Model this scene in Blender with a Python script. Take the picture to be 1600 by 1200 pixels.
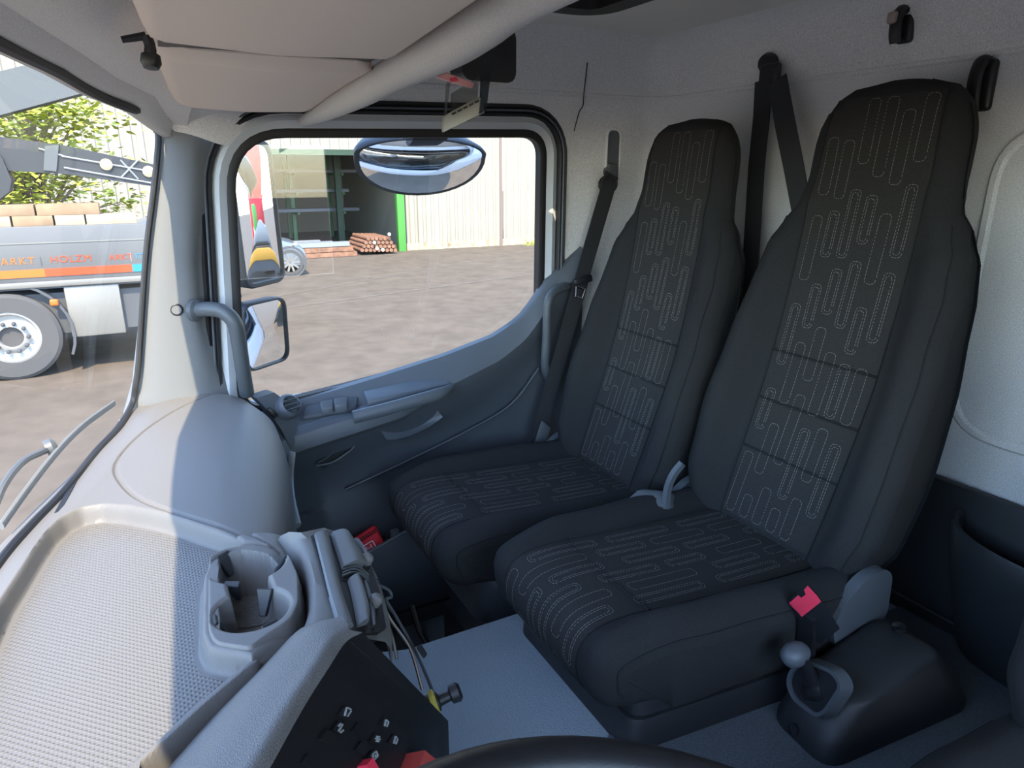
import bpy, bmesh, math, random
import numpy as np
from mathutils import Vector, Matrix
random.seed(7); np.random.seed(7)
scn = bpy.context.scene
for o in list(bpy.data.objects): bpy.data.objects.remove(o)
COL = scn.collection
R = math.radians

# ------------------------------------------------------------------ camera
FPX = 1080.0
YAW, PIT = R(28), R(17)
CAM = (0.0, 0.0, 1.25)
fw = Vector((math.cos(YAW)*math.cos(PIT), -math.sin(YAW)*math.cos(PIT), -math.sin(PIT)))
rt = Vector((-math.sin(YAW), -math.cos(YAW), 0))
up = rt.cross(fw)
cd = bpy.data.cameras.new('camera'); cam = bpy.data.objects.new('camera', cd); COL.objects.link(cam)
cd.sensor_width = 36; cd.lens = 36*FPX/1600; cd.clip_start = 0.01; cd.clip_end = 300
cam.matrix_world = Matrix(((rt.x, up.x, -fw.x, CAM[0]), (rt.y, up.y, -fw.y, CAM[1]), (rt.z, up.z, -fw.z, CAM[2]), (0, 0, 0, 1)))
scn.camera = cam

# ------------------------------------------------------------------ world, sun, exposure
SUN_TRAVEL = Vector((1.0, -0.33, -1.3)).normalized()
w = bpy.data.worlds.new('sky'); scn.world = w; w.use_nodes = True
nt = w.node_tree; nt.nodes.clear()
sky = nt.nodes.new('ShaderNodeTexSky'); sky.sky_type = 'NISHITA'; sky.sun_disc = False
sky.sun_elevation = math.asin(-SUN_TRAVEL.z); sky.sun_rotation = math.atan2(-SUN_TRAVEL.x, -SUN_TRAVEL.y)
sky.air_density = 1.0; sky.dust_density = .5; sky.ozone_density = 2.0
bg = nt.nodes.new('ShaderNodeBackground'); bg.inputs[1].default_value = 0.42
wo = nt.nodes.new('ShaderNodeOutputWorld')
nt.links.new(sky.outputs[0], bg.inputs[0]); nt.links.new(bg.outputs[0], wo.inputs[0])
sl = bpy.data.lights.new('sun', 'SUN'); sl.energy = 4.2; sl.angle = R(0.53); sl.color = (1, .81, .56)
so = bpy.data.objects.new('sun', sl); COL.objects.link(so); so.rotation_euler = SUN_TRAVEL.to_track_quat('-Z', 'Y').to_euler(); so.location = (0, 0, 30)
scn.view_settings.view_transform = 'Standard'; scn.view_settings.look = 'None'
scn.view_settings.gamma = 1; scn.view_settings.use_curve_mapping = False
scn.view_settings.exposure = 1.6
try:
    scn.cycles.max_bounces = 12; scn.cycles.diffuse_bounces = 7; scn.cycles.transparent_max_bounces = 16
    scn.cycles.sample_clamp_indirect = 6.0
except Exception: pass

# a pixel gives a direction; a plane (axis, value) that the thing touches gives its distance
def P(px, py, ax, val):
    d = fw + rt*((px-800)/FPX) + up*((600-py)/FPX)
    k = 'xyz'.index(ax); t = (val-CAM[k])/d[k]
    return Vector(CAM) + d*t

# ------------------------------------------------------------------ materials
MATS = {}
def mat(name, col, rough=.6, metal=0, noise=0, scale=60, bump=0, bscale=300, spec=.5, emit=None):
    if name in MATS: return MATS[name]
    m = bpy.data.materials.new(name); m.use_nodes = True; MATS[name] = m
    n = m.node_tree; b = n.nodes['Principled BSDF']
    b.inputs['Base Color'].default_value = (*col, 1); b.inputs['Roughness'].default_value = rough
    b.inputs['Metallic'].default_value = metal; b.inputs['Specular IOR Level'].default_value = spec
    tc = n.nodes.new('ShaderNodeTexCoord')
    if noise:
        t = n.nodes.new('ShaderNodeTexNoise'); t.inputs['Scale'].default_value = scale; t.inputs['Detail'].default_value = 4
        n.links.new(tc.outputs['Object'], t.inputs['Vector'])
        r = n.nodes.new('ShaderNodeValToRGB')
        r.color_ramp.elements[0].position = .3; r.color_ramp.elements[1].position = .7
        r.color_ramp.elements[0].color = (*[max(0, c*(1-noise)) for c in col], 1)
        r.color_ramp.elements[1].color = (*[min(1, c*(1+noise)) for c in col], 1)
        n.links.new(t.outputs['Fac'], r.inputs[0]); n.links.new(r.outputs[0], b.inputs['Base Color'])
    if bump:
        t2 = n.nodes.new('ShaderNodeTexNoise'); t2.inputs['Scale'].default_value = bscale; t2.inputs['Detail'].default_value = 2
        n.links.new(tc.outputs['Object'], t2.inputs['Vector'])
        bp = n.nodes.new('ShaderNodeBump'); bp.inputs['Strength'].default_value = bump; bp.inputs['Distance'].default_value = .002
        n.links.new(t2.outputs['Fac'], bp.inputs['Height']); n.links.new(bp.outputs[0], b.inputs['Normal'])
    if emit:
        b.inputs['Emission Color'].default_value = (*emit[:3], 1); b.inputs['Emission Strength'].default_value = emit[3]
    return m
def glass(name, tint, refl=.05, rough=0.0):
    m = bpy.data.materials.new(name); m.use_nodes = True; MATS[name] = m; n = m.node_tree; n.nodes.clear()
    o = n.nodes.new('ShaderNodeOutputMaterial'); t = n.nodes.new('ShaderNodeBsdfTransparent'); t.inputs[0].default_value = (*tint, 1)
    g = n.nodes.new('ShaderNodeBsdfGlossy'); g.inputs['Roughness'].default_value = rough
    x = n.nodes.new('ShaderNodeMixShader'); x.inputs[0].default_value = refl
    n.links.new(t.outputs[0], x.inputs[1]); n.links.new(g.outputs[0], x.inputs[2]); n.links.new(x.outputs[0], o.inputs[0])
    return m
def peg_mat(name, col, pitch):
    """plastic mat with rows of little raised pegs: colour plain, relief from a sine lattice"""
    m = mat(name, col, .42); n = m.node_tree; b = n.nodes['Principled BSDF']
    tc = n.nodes.new('ShaderNodeTexCoord'); sp = n.nodes.new('ShaderNodeSeparateXYZ'); n.links.new(tc.outputs['Object'], sp.inputs[0])
    k = 2*math.pi/pitch
    def node(op, a, bb=None):
        q = n.nodes.new('ShaderNodeMath'); q.operation = op
        for i, v in enumerate((a, bb)):
            if v is None: continue
            if isinstance(v, (int, float)): q.inputs[i].default_value = v
            else: n.links.new(v, q.inputs[i])
        return q.outputs[0]
    s1 = node('SINE', node('MULTIPLY', sp.outputs[0], k)); s2 = node('SINE', node('MULTIPLY', sp.outputs[1], k))
    h = node('MAXIMUM', node('MULTIPLY', s1, s2), 0.0)
    bp = n.nodes.new('ShaderNodeBump'); bp.inputs['Strength'].default_value = .6; bp.inputs['Distance'].default_value = .0015
    n.links.new(h, bp.inputs['Height']); n.links.new(bp.outputs[0], b.inputs['Normal'])
    return m

M_wall = mat('grey_flocked_trim', (.72, .71, .71), .9, noise=.2, scale=420, bump=.35, bscale=500, spec=.15)
M_roof = mat('roof_lining', (.74, .72, .69), .92, noise=.1, scale=400, bump=.25, bscale=600, spec=.1)
M_visor = mat('beige_visor_vinyl', (.82, .71, .61), .75, bump=.15, bscale=700, spec=.25)
M_pillar = mat('pale_grey_plastic', (.175, .185, .195), .55, bump=.12, bscale=900, spec=.35)
M_dash = mat('grey_dash_plastic', (.160, .157, .154), .5, bump=.2, bscale=900, spec=.4)
M_dash2 = mat('grey_dash_pad', (.16, .17, .18), .5, bump=.25, bscale=1100, spec=.4)
M_tray = peg_mat('pegged_tray_mat', (.155, .152, .147), .0075)
M_hood = mat('grained_hood_vinyl', (.155, .155, .155), .55, bump=.5, bscale=700, spec=.4)
M_dark = mat('black_plastic', (.012, .012, .014), .42, bump=.08, bscale=700)
M_dark2 = mat('charcoal_plastic', (.022, .024, .027), .5, bump=.15, bscale=900)
M_door = mat('door_dark_plastic', (.055, .063, .075), .5, bump=.18, bscale=900)
M_door_up = mat('door_grey_plastic', (.10, .112, .128), .45, bump=.18, bscale=900)
M_rub = mat('black_rubber', (.01, .01, .012), .55)
M_tun = mat('grained_tunnel_cover', (.27, .32, .36), .55, bump=.8, bscale=260, spec=.4)
M_floor = mat('floor_carpet', (.11, .13, .15), .95, noise=.3, scale=500, bump=.6, bscale=500, spec=.1)
M_fab = mat('black_seat_cloth', (.027, .027, .0275), .95, noise=.3, scale=900, bump=.3, bscale=1500, spec=.12)
M_fab2 = mat('charcoal_seat_cloth', (.036, .0345, .033), .95, noise=.35, scale=900, bump=.3, bscale=1500, spec=.12)
M_thr = mat('grey_thread', (.20, .19, .18), .8)
M_seam = mat('black_thread', (.006, .006, .006), .9)
M_belt = mat('black_belt_webbing', (.02, .021, .024), .75, noise=.2, scale=800, bump=.3, bscale=900)
M_hand = mat('slate_plastic', (.07, .08, .09), .45, bump=.1, bscale=700)
M_shell = mat('grey_seat_plastic', (.085, .095, .105), .45, bump=.15, bscale=800)
M_chrome = mat('chrome', (.8, .8, .82), .12, metal=1)
M_mirror = mat('mirror_glass', (.88, .9, .92), .01, metal=1)
M_red = mat('red_plastic', (.80, .045, .09), .4, spec=.5)
M_redcl = mat('red_nylon', (.62, .015, .03), .7, bump=.3, bscale=400)
M_white = mat('white_print', (.75, .75, .75), .6)
M_glass = glass('window_glass', (.95, .97, .97), .045)
M_screen = glass('windscreen_glass', (.93, .95, .95), .085)
M_smoke = glass('smoked_acrylic', (.30, .34, .36), .06)
M_tint = glass('tinted_roof_glass', (.62, .66, .68), .06)
M_clear = glass('clear_plastic', (.72, .72, .70), .14, .05)

# ------------------------------------------------------------------ mesh helpers
def catmull(pts, n=8, closed=False):
    pts = [Vector(p) for p in pts]; out = []; m = len(pts)
    for i in range(m if closed else m-1):
        if closed: p0, p1, p2, p3 = pts[(i-1) % m], pts[i], pts[(i+1) % m], pts[(i+2) % m]
        else:
            p1, p2 = pts[i], pts[i+1]; p0 = pts[i-1] if i else p1*2-p2; p3 = pts[i+2] if i+2 < m else p2*2-p1
        for k in range(n):
            t = k/n
            out.append(.5*((2*p1)+(p2-p0)*t+(2*p0-5*p1+4*p2-p3)*t*t+(3*p1-p0-3*p2+p3)*t**3))
    if not closed: out.append(pts[-1].copy())
    return out
def lerp_tab(tab, s):
    for (a, va), (b, vb) in zip(tab, tab[1:]):
        if s <= b:
            t = min(1, max(0, (s-a)/(b-a))); t = t*t*(3-2*t); return va+(vb-va)*t
    return tab[-1][1]
class MB:
    def __init__(s): s.v = []; s.f = []
    def add(s, vs, fs):
        o = len(s.v); s.v += [tuple(v) for v in vs]; s.f += [tuple(i+o for i in f) for f in fs]; return s
    def grid(s, rows, close_u=False, close_v=False, flip=False):
        nr, nc = len(rows), len(rows[0]); vs = [p for r in rows for p in r]; fs = []
        for i in range(nr if close_v else nr-1):
            for j in range(nc if close_u else nc-1):
                a, b = i*nc+j, i*nc+(j+1) % nc; c, d = ((i+1) % nr)*nc+(j+1) % nc, ((i+1) % nr)*nc+j
                fs.append((a, d, c, b) if flip else (a, b, c, d))
        return s.add(vs, fs)
    def loft(s, rings, cap=True):
        nc = len(rings[0]); o = len(s.v); s.grid(rings, close_u=True)
        if cap:
            s.f.append(tuple(o+j for j in reversed(range(nc)))); e = o+(len(rings)-1)*nc; s.f.append(tuple(e+j for j in range(nc)))
        return s
    def tube(s, pts, r, n=10, cap=True, flat=None, ref=(0, 0, 1)):
        pts = [Vector(p) for p in pts]; rings = []; prev = None
        for i, p in enumerate(pts):
            t = (pts[min(i+1, len(pts)-1)]-pts[max(i-1, 0)]).normalized()
            if prev is None:
                rf = Vector(ref); rf = rf if abs(t.dot(rf)) < .95 else Vector((1, 0, 0)); a = t.cross(rf).normalized()
            else: a = (prev-t*prev.dot(t)).normalized()
            prev = a; b = t.cross(a); rr = r[i] if isinstance(r, (list, tuple)) else r
            fa, fb = flat if flat else (1, 1)
            rings.append([p+a*(math.cos(2*math.pi*k/n)*rr*fa)+b*(math.sin(2*math.pi*k/n)*rr*fb) for k in range(n)])
        return s.loft(rings, cap)
    def strap(s, pts, side, wd, th):
        """flat band along pts; side: width direction (one vector or one per point)"""
        pts = [Vector(p) for p in pts]; rings = []
        for i, p in enumerate(pts):
            t = (pts[min(i+1, len(pts)-1)]-pts[max(i-1, 0)]).normalized()
            sd = Vector(side[i]) if isinstance(side, list) else Vector(side); sd = (sd-t*sd.dot(t)).normalized(); nn = t.cross(sd)
            a, b = sd*wd/2, nn*th/2
            rings.append([p-a-b, p+a-b, p+a+b, p-a+b])
        return s.loft(rings)
    def box(s, c, size, r=0, seg=2, rot=None):
        bm = bmesh.new(); bmesh.ops.create_cube(bm, size=1); bmesh.ops.scale(bm, vec=size, verts=bm.verts)
        if r: bmesh.ops.bevel(bm, geom=bm.edges[:], offset=r, segments=seg, affect='EDGES', profile=.5)
        m = Matrix.Translation(Vector(c)) @ (rot.to_4x4() if rot else Matrix.Identity(4)); bm.verts.index_update()
        s.add([m @ v.co for v in bm.verts], [[v.index for v in f.verts] for f in bm.faces]); bm.free(); return s
    def hull8(s, a, b, r=0, seg=2):
        """two quads a,b (4 points each) joined to a solid, edges bevelled"""
        bm = bmesh.new(); vs = [bm.verts.new(Vector(p)) for p in list(a)+list(b)]
        for f in ((3, 2, 1, 0), (4, 5, 6, 7), (0, 1, 5, 4), (1, 2, 6, 5), (2, 3, 7, 6), (3, 0, 4, 7)): bm.faces.new([vs[i] for i in f])
        bmesh.ops.recalc_face_normals(bm, faces=bm.faces[:])
        if r: bmesh.ops.bevel(bm, geom=bm.edges[:], offset=r, segments=seg, affect='EDGES', profile=.5)
        bm.verts.index_update(); s.add([v.co for v in bm.verts], [[v.index for v in f.verts] for f in bm.faces]); bm.free(); return s
    def prism(s, poly, off):
        """polygon (3D points) extruded by vector off"""
        n = len(poly); off = Vector(off); a = [Vector(p) for p in poly]
        return s.add(a+[p+off for p in a], [tuple(range(n))[::-1], tuple(range(n, 2*n))]+[(i, (i+1) % n, n+(i+1) % n, n+i) for i in range(n)])
    def lathe(s, c, axis, prof, n=24):
        """prof: (radius, height along axis)"""
        ax = Vector(axis).normalized(); a = ax.orthogonal().normalized(); b = ax.cross(a); c = Vector(c)
        return s.loft([[c+ax*h+(a*math.cos(2*math.pi*k/n)+b*math.sin(2*math.pi*k/n))*r for k in range(n)] for r, h in prof])
    def build(s, name, m, parent=None, smooth=35, fix=True):
        me = bpy.data.meshes.new(name); me.from_pydata(s.v, [], s.f)
        if fix:
            bm = bmesh.new(); bm.from_mesh(me); bmesh.ops.recalc_face_normals(bm, faces=bm.faces[:]); bm.to_mesh(me); bm.free()
        me.validate(); me.materials.append(m)
        if smooth:
            for p in me.polygons: p.use_smooth = True
            me.set_sharp_from_angle(angle=R(smooth))
        o = bpy.data.objects.new(name, me); COL.objects.link(o)
        if parent: o.parent = parent; o.matrix_parent_inverse = Matrix.Translation(-parent.location)
        return o
def tag(o, label, cat, group=None):
    o['label'] = label; o['category'] = cat
    if group: o['group'] = group
    return o
def struct(o, label=None, cat=None):
    o['kind'] = 'structure'
    if label: o['label'] = label
    if cat: o['category'] = cat
    return o
def thing(name, label, cat, loc=(0, 0, 0), group=None):
    o = bpy.data.objects.new(name, None); COL.objects.link(o); o.location = loc; o.empty_display_size = .1
    return tag(o, label, cat, group)
def structure(name, label, cat, loc=(0, 0, 0)):
    return struct(thing(name, label, cat, loc))
def copy_tree(o, parent=None):
    c = o.copy(); COL.objects.link(c); c.parent = parent
    for ch in [x for x in bpy.data.objects if x.parent == o]: copy_tree(ch, c)
    return c
def circ(n): return [(math.cos(2*math.pi*k/n), math.sin(2*math.pi*k/n)) for k in range(n)]
def round_poly(pts, r, n=6):
    """closed 2D polygon with rounded corners (r: one radius or one per corner)"""
    out = []; m = len(pts); P2 = [Vector(p) for p in pts]
    for i in range(m):
        p, a, b = P2[i], P2[i-1], P2[(i+1) % m]; rr = r[i] if isinstance(r, (list, tuple)) else r
        da, db = (a-p), (b-p); rr = min(rr, da.length*.48, db.length*.48)
        A, B = p+da.normalized()*rr, p+db.normalized()*rr
        for k in range(n+1):
            t = k/n; out.append(A*(1-t)**2+p*2*t*(1-t)+B*t*t)
    return out
def offset_poly(pts, d):
    """move a closed, counter-clockwise or clockwise 2D outline outward by d"""
    m = len(pts); area = sum(pts[i-1].x*pts[i].y-pts[i].x*pts[i-1].y for i in range(m)); sg = 1 if area > 0 else -1; out = []
    for i in range(m):
        t = (pts[(i+1) % m]-pts[i-1])
        t = t.normalized() if t.length > 1e-9 else Vector((1, 0)); out.append(pts[i]+Vector((t.y, -t.x))*d*sg)
    return out
def poly_sdf(X, Y, poly):
    """signed distance on arrays, negative inside"""
    d = np.full(X.shape, 1e9); ins = np.zeros(X.shape, bool); n = len(poly)
    for i in range(n):
        (x0, y0), (x1, y1) = poly[i], poly[(i+1) % n]; ex, ey = x1-x0, y1-y0
        t = np.clip(((X-x0)*ex+(Y-y0)*ey)/(ex*ex+ey*ey+1e-12), 0, 1)
        d = np.minimum(d, np.hypot(X-x0-t*ex, Y-y0-t*ey))
        c = ((y0 > Y) != (y1 > Y)); 
        with np.errstate(divide='ignore', invalid='ignore'): xi = (x1-x0)*(Y-y0)/(y1-y0+1e-15)+x0
        ins ^= c & (X < xi)
    return np.where(ins, -d, d)
def line_dist(X, Y, pl):
    d = np.full(X.shape, 1e9)
    for (x0, y0), (x1, y1) in zip(pl, pl[1:]):
        ex, ey = x1-x0, y1-y0; t = np.clip(((X-x0)*ex+(Y-y0)*ey)/(ex*ex+ey*ey+1e-12), 0, 1)
        d = np.minimum(d, np.hypot(X-x0-t*ex, Y-y0-t*ey))
    return d
def sstep(a, b, x):
    t = np.clip((x-a)/(b-a), 0, 1); return t*t*(3-2*t)

# ================================================================== THE CAB SHELL
XD, YR, XL = 1.71, -1.40, -0.50       # passenger door plane, rear wall, driver side
ZC, ZT = 1.60, 0.33                    # roof lining, engine tunnel top
ZK = 1.453                             # crease running round the walls

def yw_bot(x):   # plan line of the windscreen base
    return float(np.interp(x, [-.45, .0, .45, .7, .9, 1.05, 1.2, 1.35, 1.5, 1.6, 1.68], [.10, .25, .285, .275, .252, .225, .180, .130, .085, .062, .03]))
def yw_top(x):
    return float(np.interp(x, [-.45, .0, .45, .7, .9, 1.05, 1.2, 1.35, 1.5, 1.6, 1.66], [.10, .205, .178, .158, .136, .107, .078, .040, -.018, -.055, -.08]))
def zw_top(x): return float(np.interp(x, [-.4, .0, .6, 1.2, 1.5, 1.66], [1.36, 1.40, 1.405, 1.395, 1.370, 1.335]))

# floor, tunnel
fl = MB().box((.6, -.55, -.03), (2.3, 1.75, .06)).build('floor', M_floor); struct(fl, 'dark carpeted footwell floor of the cab', 'floor')
tb = MB()
rows = []
for y in [.1, -.2, -.30, -.36, -.42, -.55, -.8, -1.1, -1.42]:
    zt = ZT+.015 if y < -.35 else ZT+.03
    rows.append([(1.22, y, 0), (1.19, y, .2), (1.15, y, zt-.03), (1.12, y, zt), (.9, y, zt), (.6, y, zt), (.40, y, zt), (.37, y, zt-.03), (.33, y, .15), (.31, y, 0)])
tb.grid(rows)
MB().box((.55, -1.0, ZT+.0165), (.40, .84, .006), .002).build('floor_mat', M_floor, None)
fm_ = bpy.data.objects['floor_mat']; struct(fm_, 'dark carpet mat on the tunnel beside the middle seat', 'floor')
o = tb.build('engine_tunnel', M_tun); struct(o, 'blue grey grained engine tunnel cover between dashboard and middle seat', 'floor')

# walls: one vertical profile swept round the plan of the cab (passenger side, corner, rear)
prof = [(0.30, 0), (.7, 0), (1.0, 0), (1.2, 0), (1.37, 0), (ZK-.006, 0), (ZK-.002, .004), (ZK+.003, .004), (ZK+.007, .0), (1.50, .004), (1.53, .010), (1.555, .022), (1.578, .042), (1.593, .066), (1.60, .088)]
plan = [(XD, y, (-1, 0)) for y in (.0, -.1, -.2, -.4, -.6, -.8, -1.0, -1.15)]
def sweep(plan, zmin):
    rows = []
    for x, y, (nx, ny) in plan:
        rows.append([(x+nx*d, y+ny*d, z) for z, d in prof if z >= zmin])
    return rows
o = MB().grid(sweep(plan, 1.37)).build('wall_right', M_wall); struct(o, 'grey trim over the passenger door', 'wall')
corner = [(XD-.0015, y, (-1, 0)) for y in (-1.137, -1.2, YR+.09)]
for k in range(1, 8):
    a = math.pi/2*k/8; corner.append((XD-.09+.09*math.cos(a), YR+.09-.09*math.sin(a), (-math.cos(a), math.sin(a))))
corner += [(x, YR, (0, 1)) for x in (XD-.09, 1.4, 1.1, .8, .5, .2, -.2, XL+.02)]
wr = MB().grid(sweep(corner, .30)).build('wall_rear', M_wall); struct(wr, 'grey flocked rear wall of the cab behind the seats', 'wall')
MB().grid([[(XD+.003, y, z) for y in (-1.02, -1.08, -1.145)] for z in np.linspace(.3, 1.38, 8)]).build('pillar_trim', M_wall, wr)
# joint between door surround and rear quarter
jp = [P(897, 205, 'x', XD-.004), P(905, 175, 'x', XD-.004), P(911, 165, 'x', XD-.004), P(912, 150, 'x', XD-.006), P(914, 130, 'x', XD-.006), P(917, 105, 'x', XD-.010), P(920, 75, 'x', XD-.015), P(925, 55, 'x', XD-.034)]
MB().tube(catmull(jp, 6), .0014, 6).build('joint', M_rub, wr)
# roof lining
hx0, hx1, hy0, hy1 = .50, 1.36, -.93, -.44      # roof hatch opening
cl = MB()
xs = [XL, hx0, hx1, XD]; ys = [-.12, hy1, hy0, YR]
for i in range(3):
    for j in range(3):
        if i == 1 and j == 1: continue
        cl.add([(xs[i], ys[j], ZC), (xs[i+1], ys[j], ZC), (xs[i+1], ys[j+1], ZC), (xs[i], ys[j+1], ZC)], [(0, 1, 2, 3)])
cl.box((.6, -.6, 1.70), (2.4, 1.9, .002))
cl.v = cl.v[:-8]; cl.f = cl.f[:-6]
ce = cl.build('ceiling', M_roof, fix=False); struct(ce, 'pale grey roof lining', 'ceiling')
# roof hatch: rounded frame, raised lid with a glass pane
hatch = structure('window_2', 'roof hatch with black rounded frame', 'window', (.89, -.7, ZC))
ring = round_poly([Vector((hx0, hy0)), Vector((hx1, hy0)), Vector((hx1, hy1)), Vector((hx0, hy1))], .075, 8)
rin = offset_poly(ring, -.035); rout = offset_poly(ring, .012)
MB().grid([[(p.x, p.y, ZC+.012) for p in rin], [(p.x, p.y, ZC-.030) for p in rin], [(p.x, p.y, ZC-.032) for p in rout], [(p.x, p.y, ZC+.001) for p in rout]], close_u=True).build('hatch_frame', M_rub, hatch)
MB().prism([(p.x, p.y, ZC+.008) for p in offset_poly(ring, -.03)], (0, 0, .006)).build('hatch_lid', M_roof, hatch)
# side wall by the driver, with its window
wl = MB()
wl.box((XL-.01, -.6, .335), (.03, 1.8, .73)); wl.box((XL-.01, -1.23, 1.05), (.03, .54, .72)); wl.box((XL-.01, .12, 1.05), (.03, .26, .72)); wl.box((XL-.01, -.6, 1.505), (.03, 1.8, .23))
o = wl.build('wall_left', M_wall); struct(o, 'driver side wall of the cab', 'wall')
o = MB().box((XL-.01, -.485, 1.045), (.005, .97, .71)).build('window_3', M_glass); struct(o, 'driver side window', 'window')
# firewall under the screen
fr = MB(); xs_ = np.linspace(XL, XD, 15)
fr.grid([[(x, yw_bot(x)+.03, z) for x in xs_] for z in (-.05, .74)])
fr.grid([[(x, y, .0) for x in (XL, XD)] for y in (.25, .24)])
o = fr.build('wall_front', M_dark2); struct(o, 'dark firewall behind the dashboard', 'wall')

# ---------------------------------------------------------------- windscreen
ws = structure('window_1', 'curved windscreen with black edge', 'window', (.6, .25, .75))
XW = list(np.linspace(-.45, 1.1, 12))+list(np.linspace(1.2, 1.655, 12))
rows = []
for k in range(9):
    t = k/8; rows.append([(x+(.02*(1-t) if x > 1.6 else 0), yw_bot(x)*(1-t)+yw_top(x)*t+.012*math.sin(math.pi*t), .745*(1-t)+zw_top(x)*t) for x in XW])
MB().grid(rows).build('glass_pane', M_screen, ws)
edge = [rows[0][i] for i in range(len(XW))]
side = [Vector(p) for p in (P(212, 600, 'x', 1.66), P(217, 560, 'x', 1.66), P(228, 400, 'x', 1.66), P(240, 300, 'x', 1.66), P(247, 230, 'x', 1.66), P(247, 205, 'x', 1.66))]
low = [P(0, 878, 'z', .755), P(50, 820, 'z', .755), P(100, 768, 'z', .755), P(150, 706, 'z', .755), P(185, 668, 'z', .757), P(206, 632, 'z', .765)]
pre = [Vector((x, yw_bot(x)-.01, .75)) for x in (-.4, .0, .4, .7, .9)]
seal = catmull(pre+low+side, 6)
MB().tube(seal, .0065, 8).build('screen_seal', M_rub, ws)
top = [Vector((x, yw_top(x)-.012, zw_top(x)-.012)) for x in (-.4, 0, .4, .8, 1.0, 1.2, 1.35, 1.48)]+[P(222, 171, 'x', 1.60), P(240, 183, 'x', 1.64), P(246, 205, 'x', 1.66)]
MB().tube(catmull(top, 6), .009, 8).build('screen_seal', M_rub, ws)

# header trim above the screen: rolled strip, flat strip, rising to the roof
hd = MB(); rows = []
for x in [-.45, 0, .4, .7, .9, 1.05, 1.2, 1.35, 1.5, 1.6, 1.66, 1.70]:
    y, z = yw_top(x), zw_top(x)
    sh = 1 if x < 1.5 else max(0.25, 1-(x-1.5)/.25)
    rows.append([(x, y+.006, z-.016), (x, y-.008, z-.014), (x, y-.030*sh, z-.004), (x, y-.045*sh, z+.012), (x, y-.062*sh, z+.010), (x, y-.115*sh, z+.02*sh), (x, y-.14*sh, z+.045*sh), (x, y-.2*sh, z+.07*sh), (x, y-.33*sh, z+.12*sh)])
hd.grid(rows)
o = hd.build('trim_1', M_roof); struct(o, 'pale header trim above the windscreen', 'trim')

# ---------------------------------------------------------------- A pillar
pl_ = MB(); rows = []
for fx0, fy0, fx1, fy1, bx, by in [(249, 197, 352, 222, 300, 208), (249, 210, 350, 232, 300, 220), (248, 240, 345, 260, 298, 250), (240, 310, 338, 330, 295, 320), (230, 400, 333, 410, 290, 400), (222, 500, 340, 510, 295, 500), (213, 600, 372, 610, 305, 600), (200, 650, 390, 650, 310, 650)]:
    a = P(fx0, fy0, 'x', 1.672); b = P(bx, by, 'x', 1.668); c = P(fx1-22, fy1, 'x', 1.70); e = P(fx1, fy1, 'x', 1.725)
    rows.append(catmull([a+Vector((.08, -.002, 0)), a, b, c, e], 5))
pl_.grid(rows)
tr2 = pl_.build('trim_2', M_pillar); struct(tr2, 'pale blue grey windscreen pillar trim with a round black plug', 'trim')
c = P(276, 484, 'x', 1.665)
MB().lathe(c, (-1, 0, 0), [(.0135, -.004), (.0135, .001), (.0115, .0025), (.009, -.001), (0.0005, -.002)], 20).build('plug', M_dark, tr2)
# grey corner trim above the pillar, between header and door frame
ct = MB(); 
ct.grid([catmull([P(246, 200, 'x', 1.666), P(300, 211, 'x', 1.664), P(345, 226, 'x', 1.69), P(372, 225, 'x', 1.715)], 4), catmull([P(240, 150, 'x', 1.655), P(300, 150, 'x', 1.655), P(350, 150, 'x', 1.67), P(400, 160, 'x', 1.705)], 4), catmull([P(240, 110, 'x', 1.62), P(300, 110, 'x', 1.62), P(360, 110, 'x', 1.63), P(440, 120, 'x', 1.66)], 4)])
o = ct.build('trim_3', M_wall); struct(o, 'grey flocked corner trim above the windscreen pillar', 'trim')

# ---------------------------------------------------------------- passenger door
door = structure('door_1', 'passenger door with window and dark lower panel', 'door', (XD, -.6, .1))
def yz(px, py): p = P(px, py, 'x', XD); return Vector((p.y, p.z))
win = round_poly([yz(362, 212), yz(848, 212), yz(843, 500), yz(760, 545), yz(600, 590), yz(383, 645)], [.12, .055, .075, .10, .3, .06], 8)
MB().prism([(XD+.022, p.x, p.y) for p in win], (.004, 0, 0)).build('glass_pane', M_glass, door, smooth=0)
def ringpart(name, m, d0, d1, x_in, x_out, parent, base=win, bul=0.0):
    a, b = offset_poly(base, d0), offset_poly(base, d1); mid = offset_poly(base, (d0+d1)/2)
    rows = [[(x_out, p.x, p.y) for p in a], [(x_in, p.x, p.y) for p in a]]
    if bul: rows.append([(x_in-bul, p.x, p.y) for p in mid])
    rows += [[(x_in, p.x, p.y) for p in b], [(x_out, p.x, p.y) for p in b]]
    return MB().grid(rows, close_u=True).build(name, m, parent, smooth=50)
ringpart('window_seal', M_rub, -.004, .018, XD+.004, XD+.03, door, bul=.004)
ringpart('window_frame', mat('frame_grey_paint', (.50, .53, .56), .4), .016, .049, XD+.002, XD+.03, door, bul=.009)
ringpart('door_seal', M_rub, .047, .060, XD-.008, XD+.03, door, bul=.006)
ringpart('door_seal', M_door_up, .059, .064, XD-.013, XD+.03, door, bul=.002)
ringpart('door_seal', M_rub, .063, .078, XD-.004, XD+.03, door, bul=.006)
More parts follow.
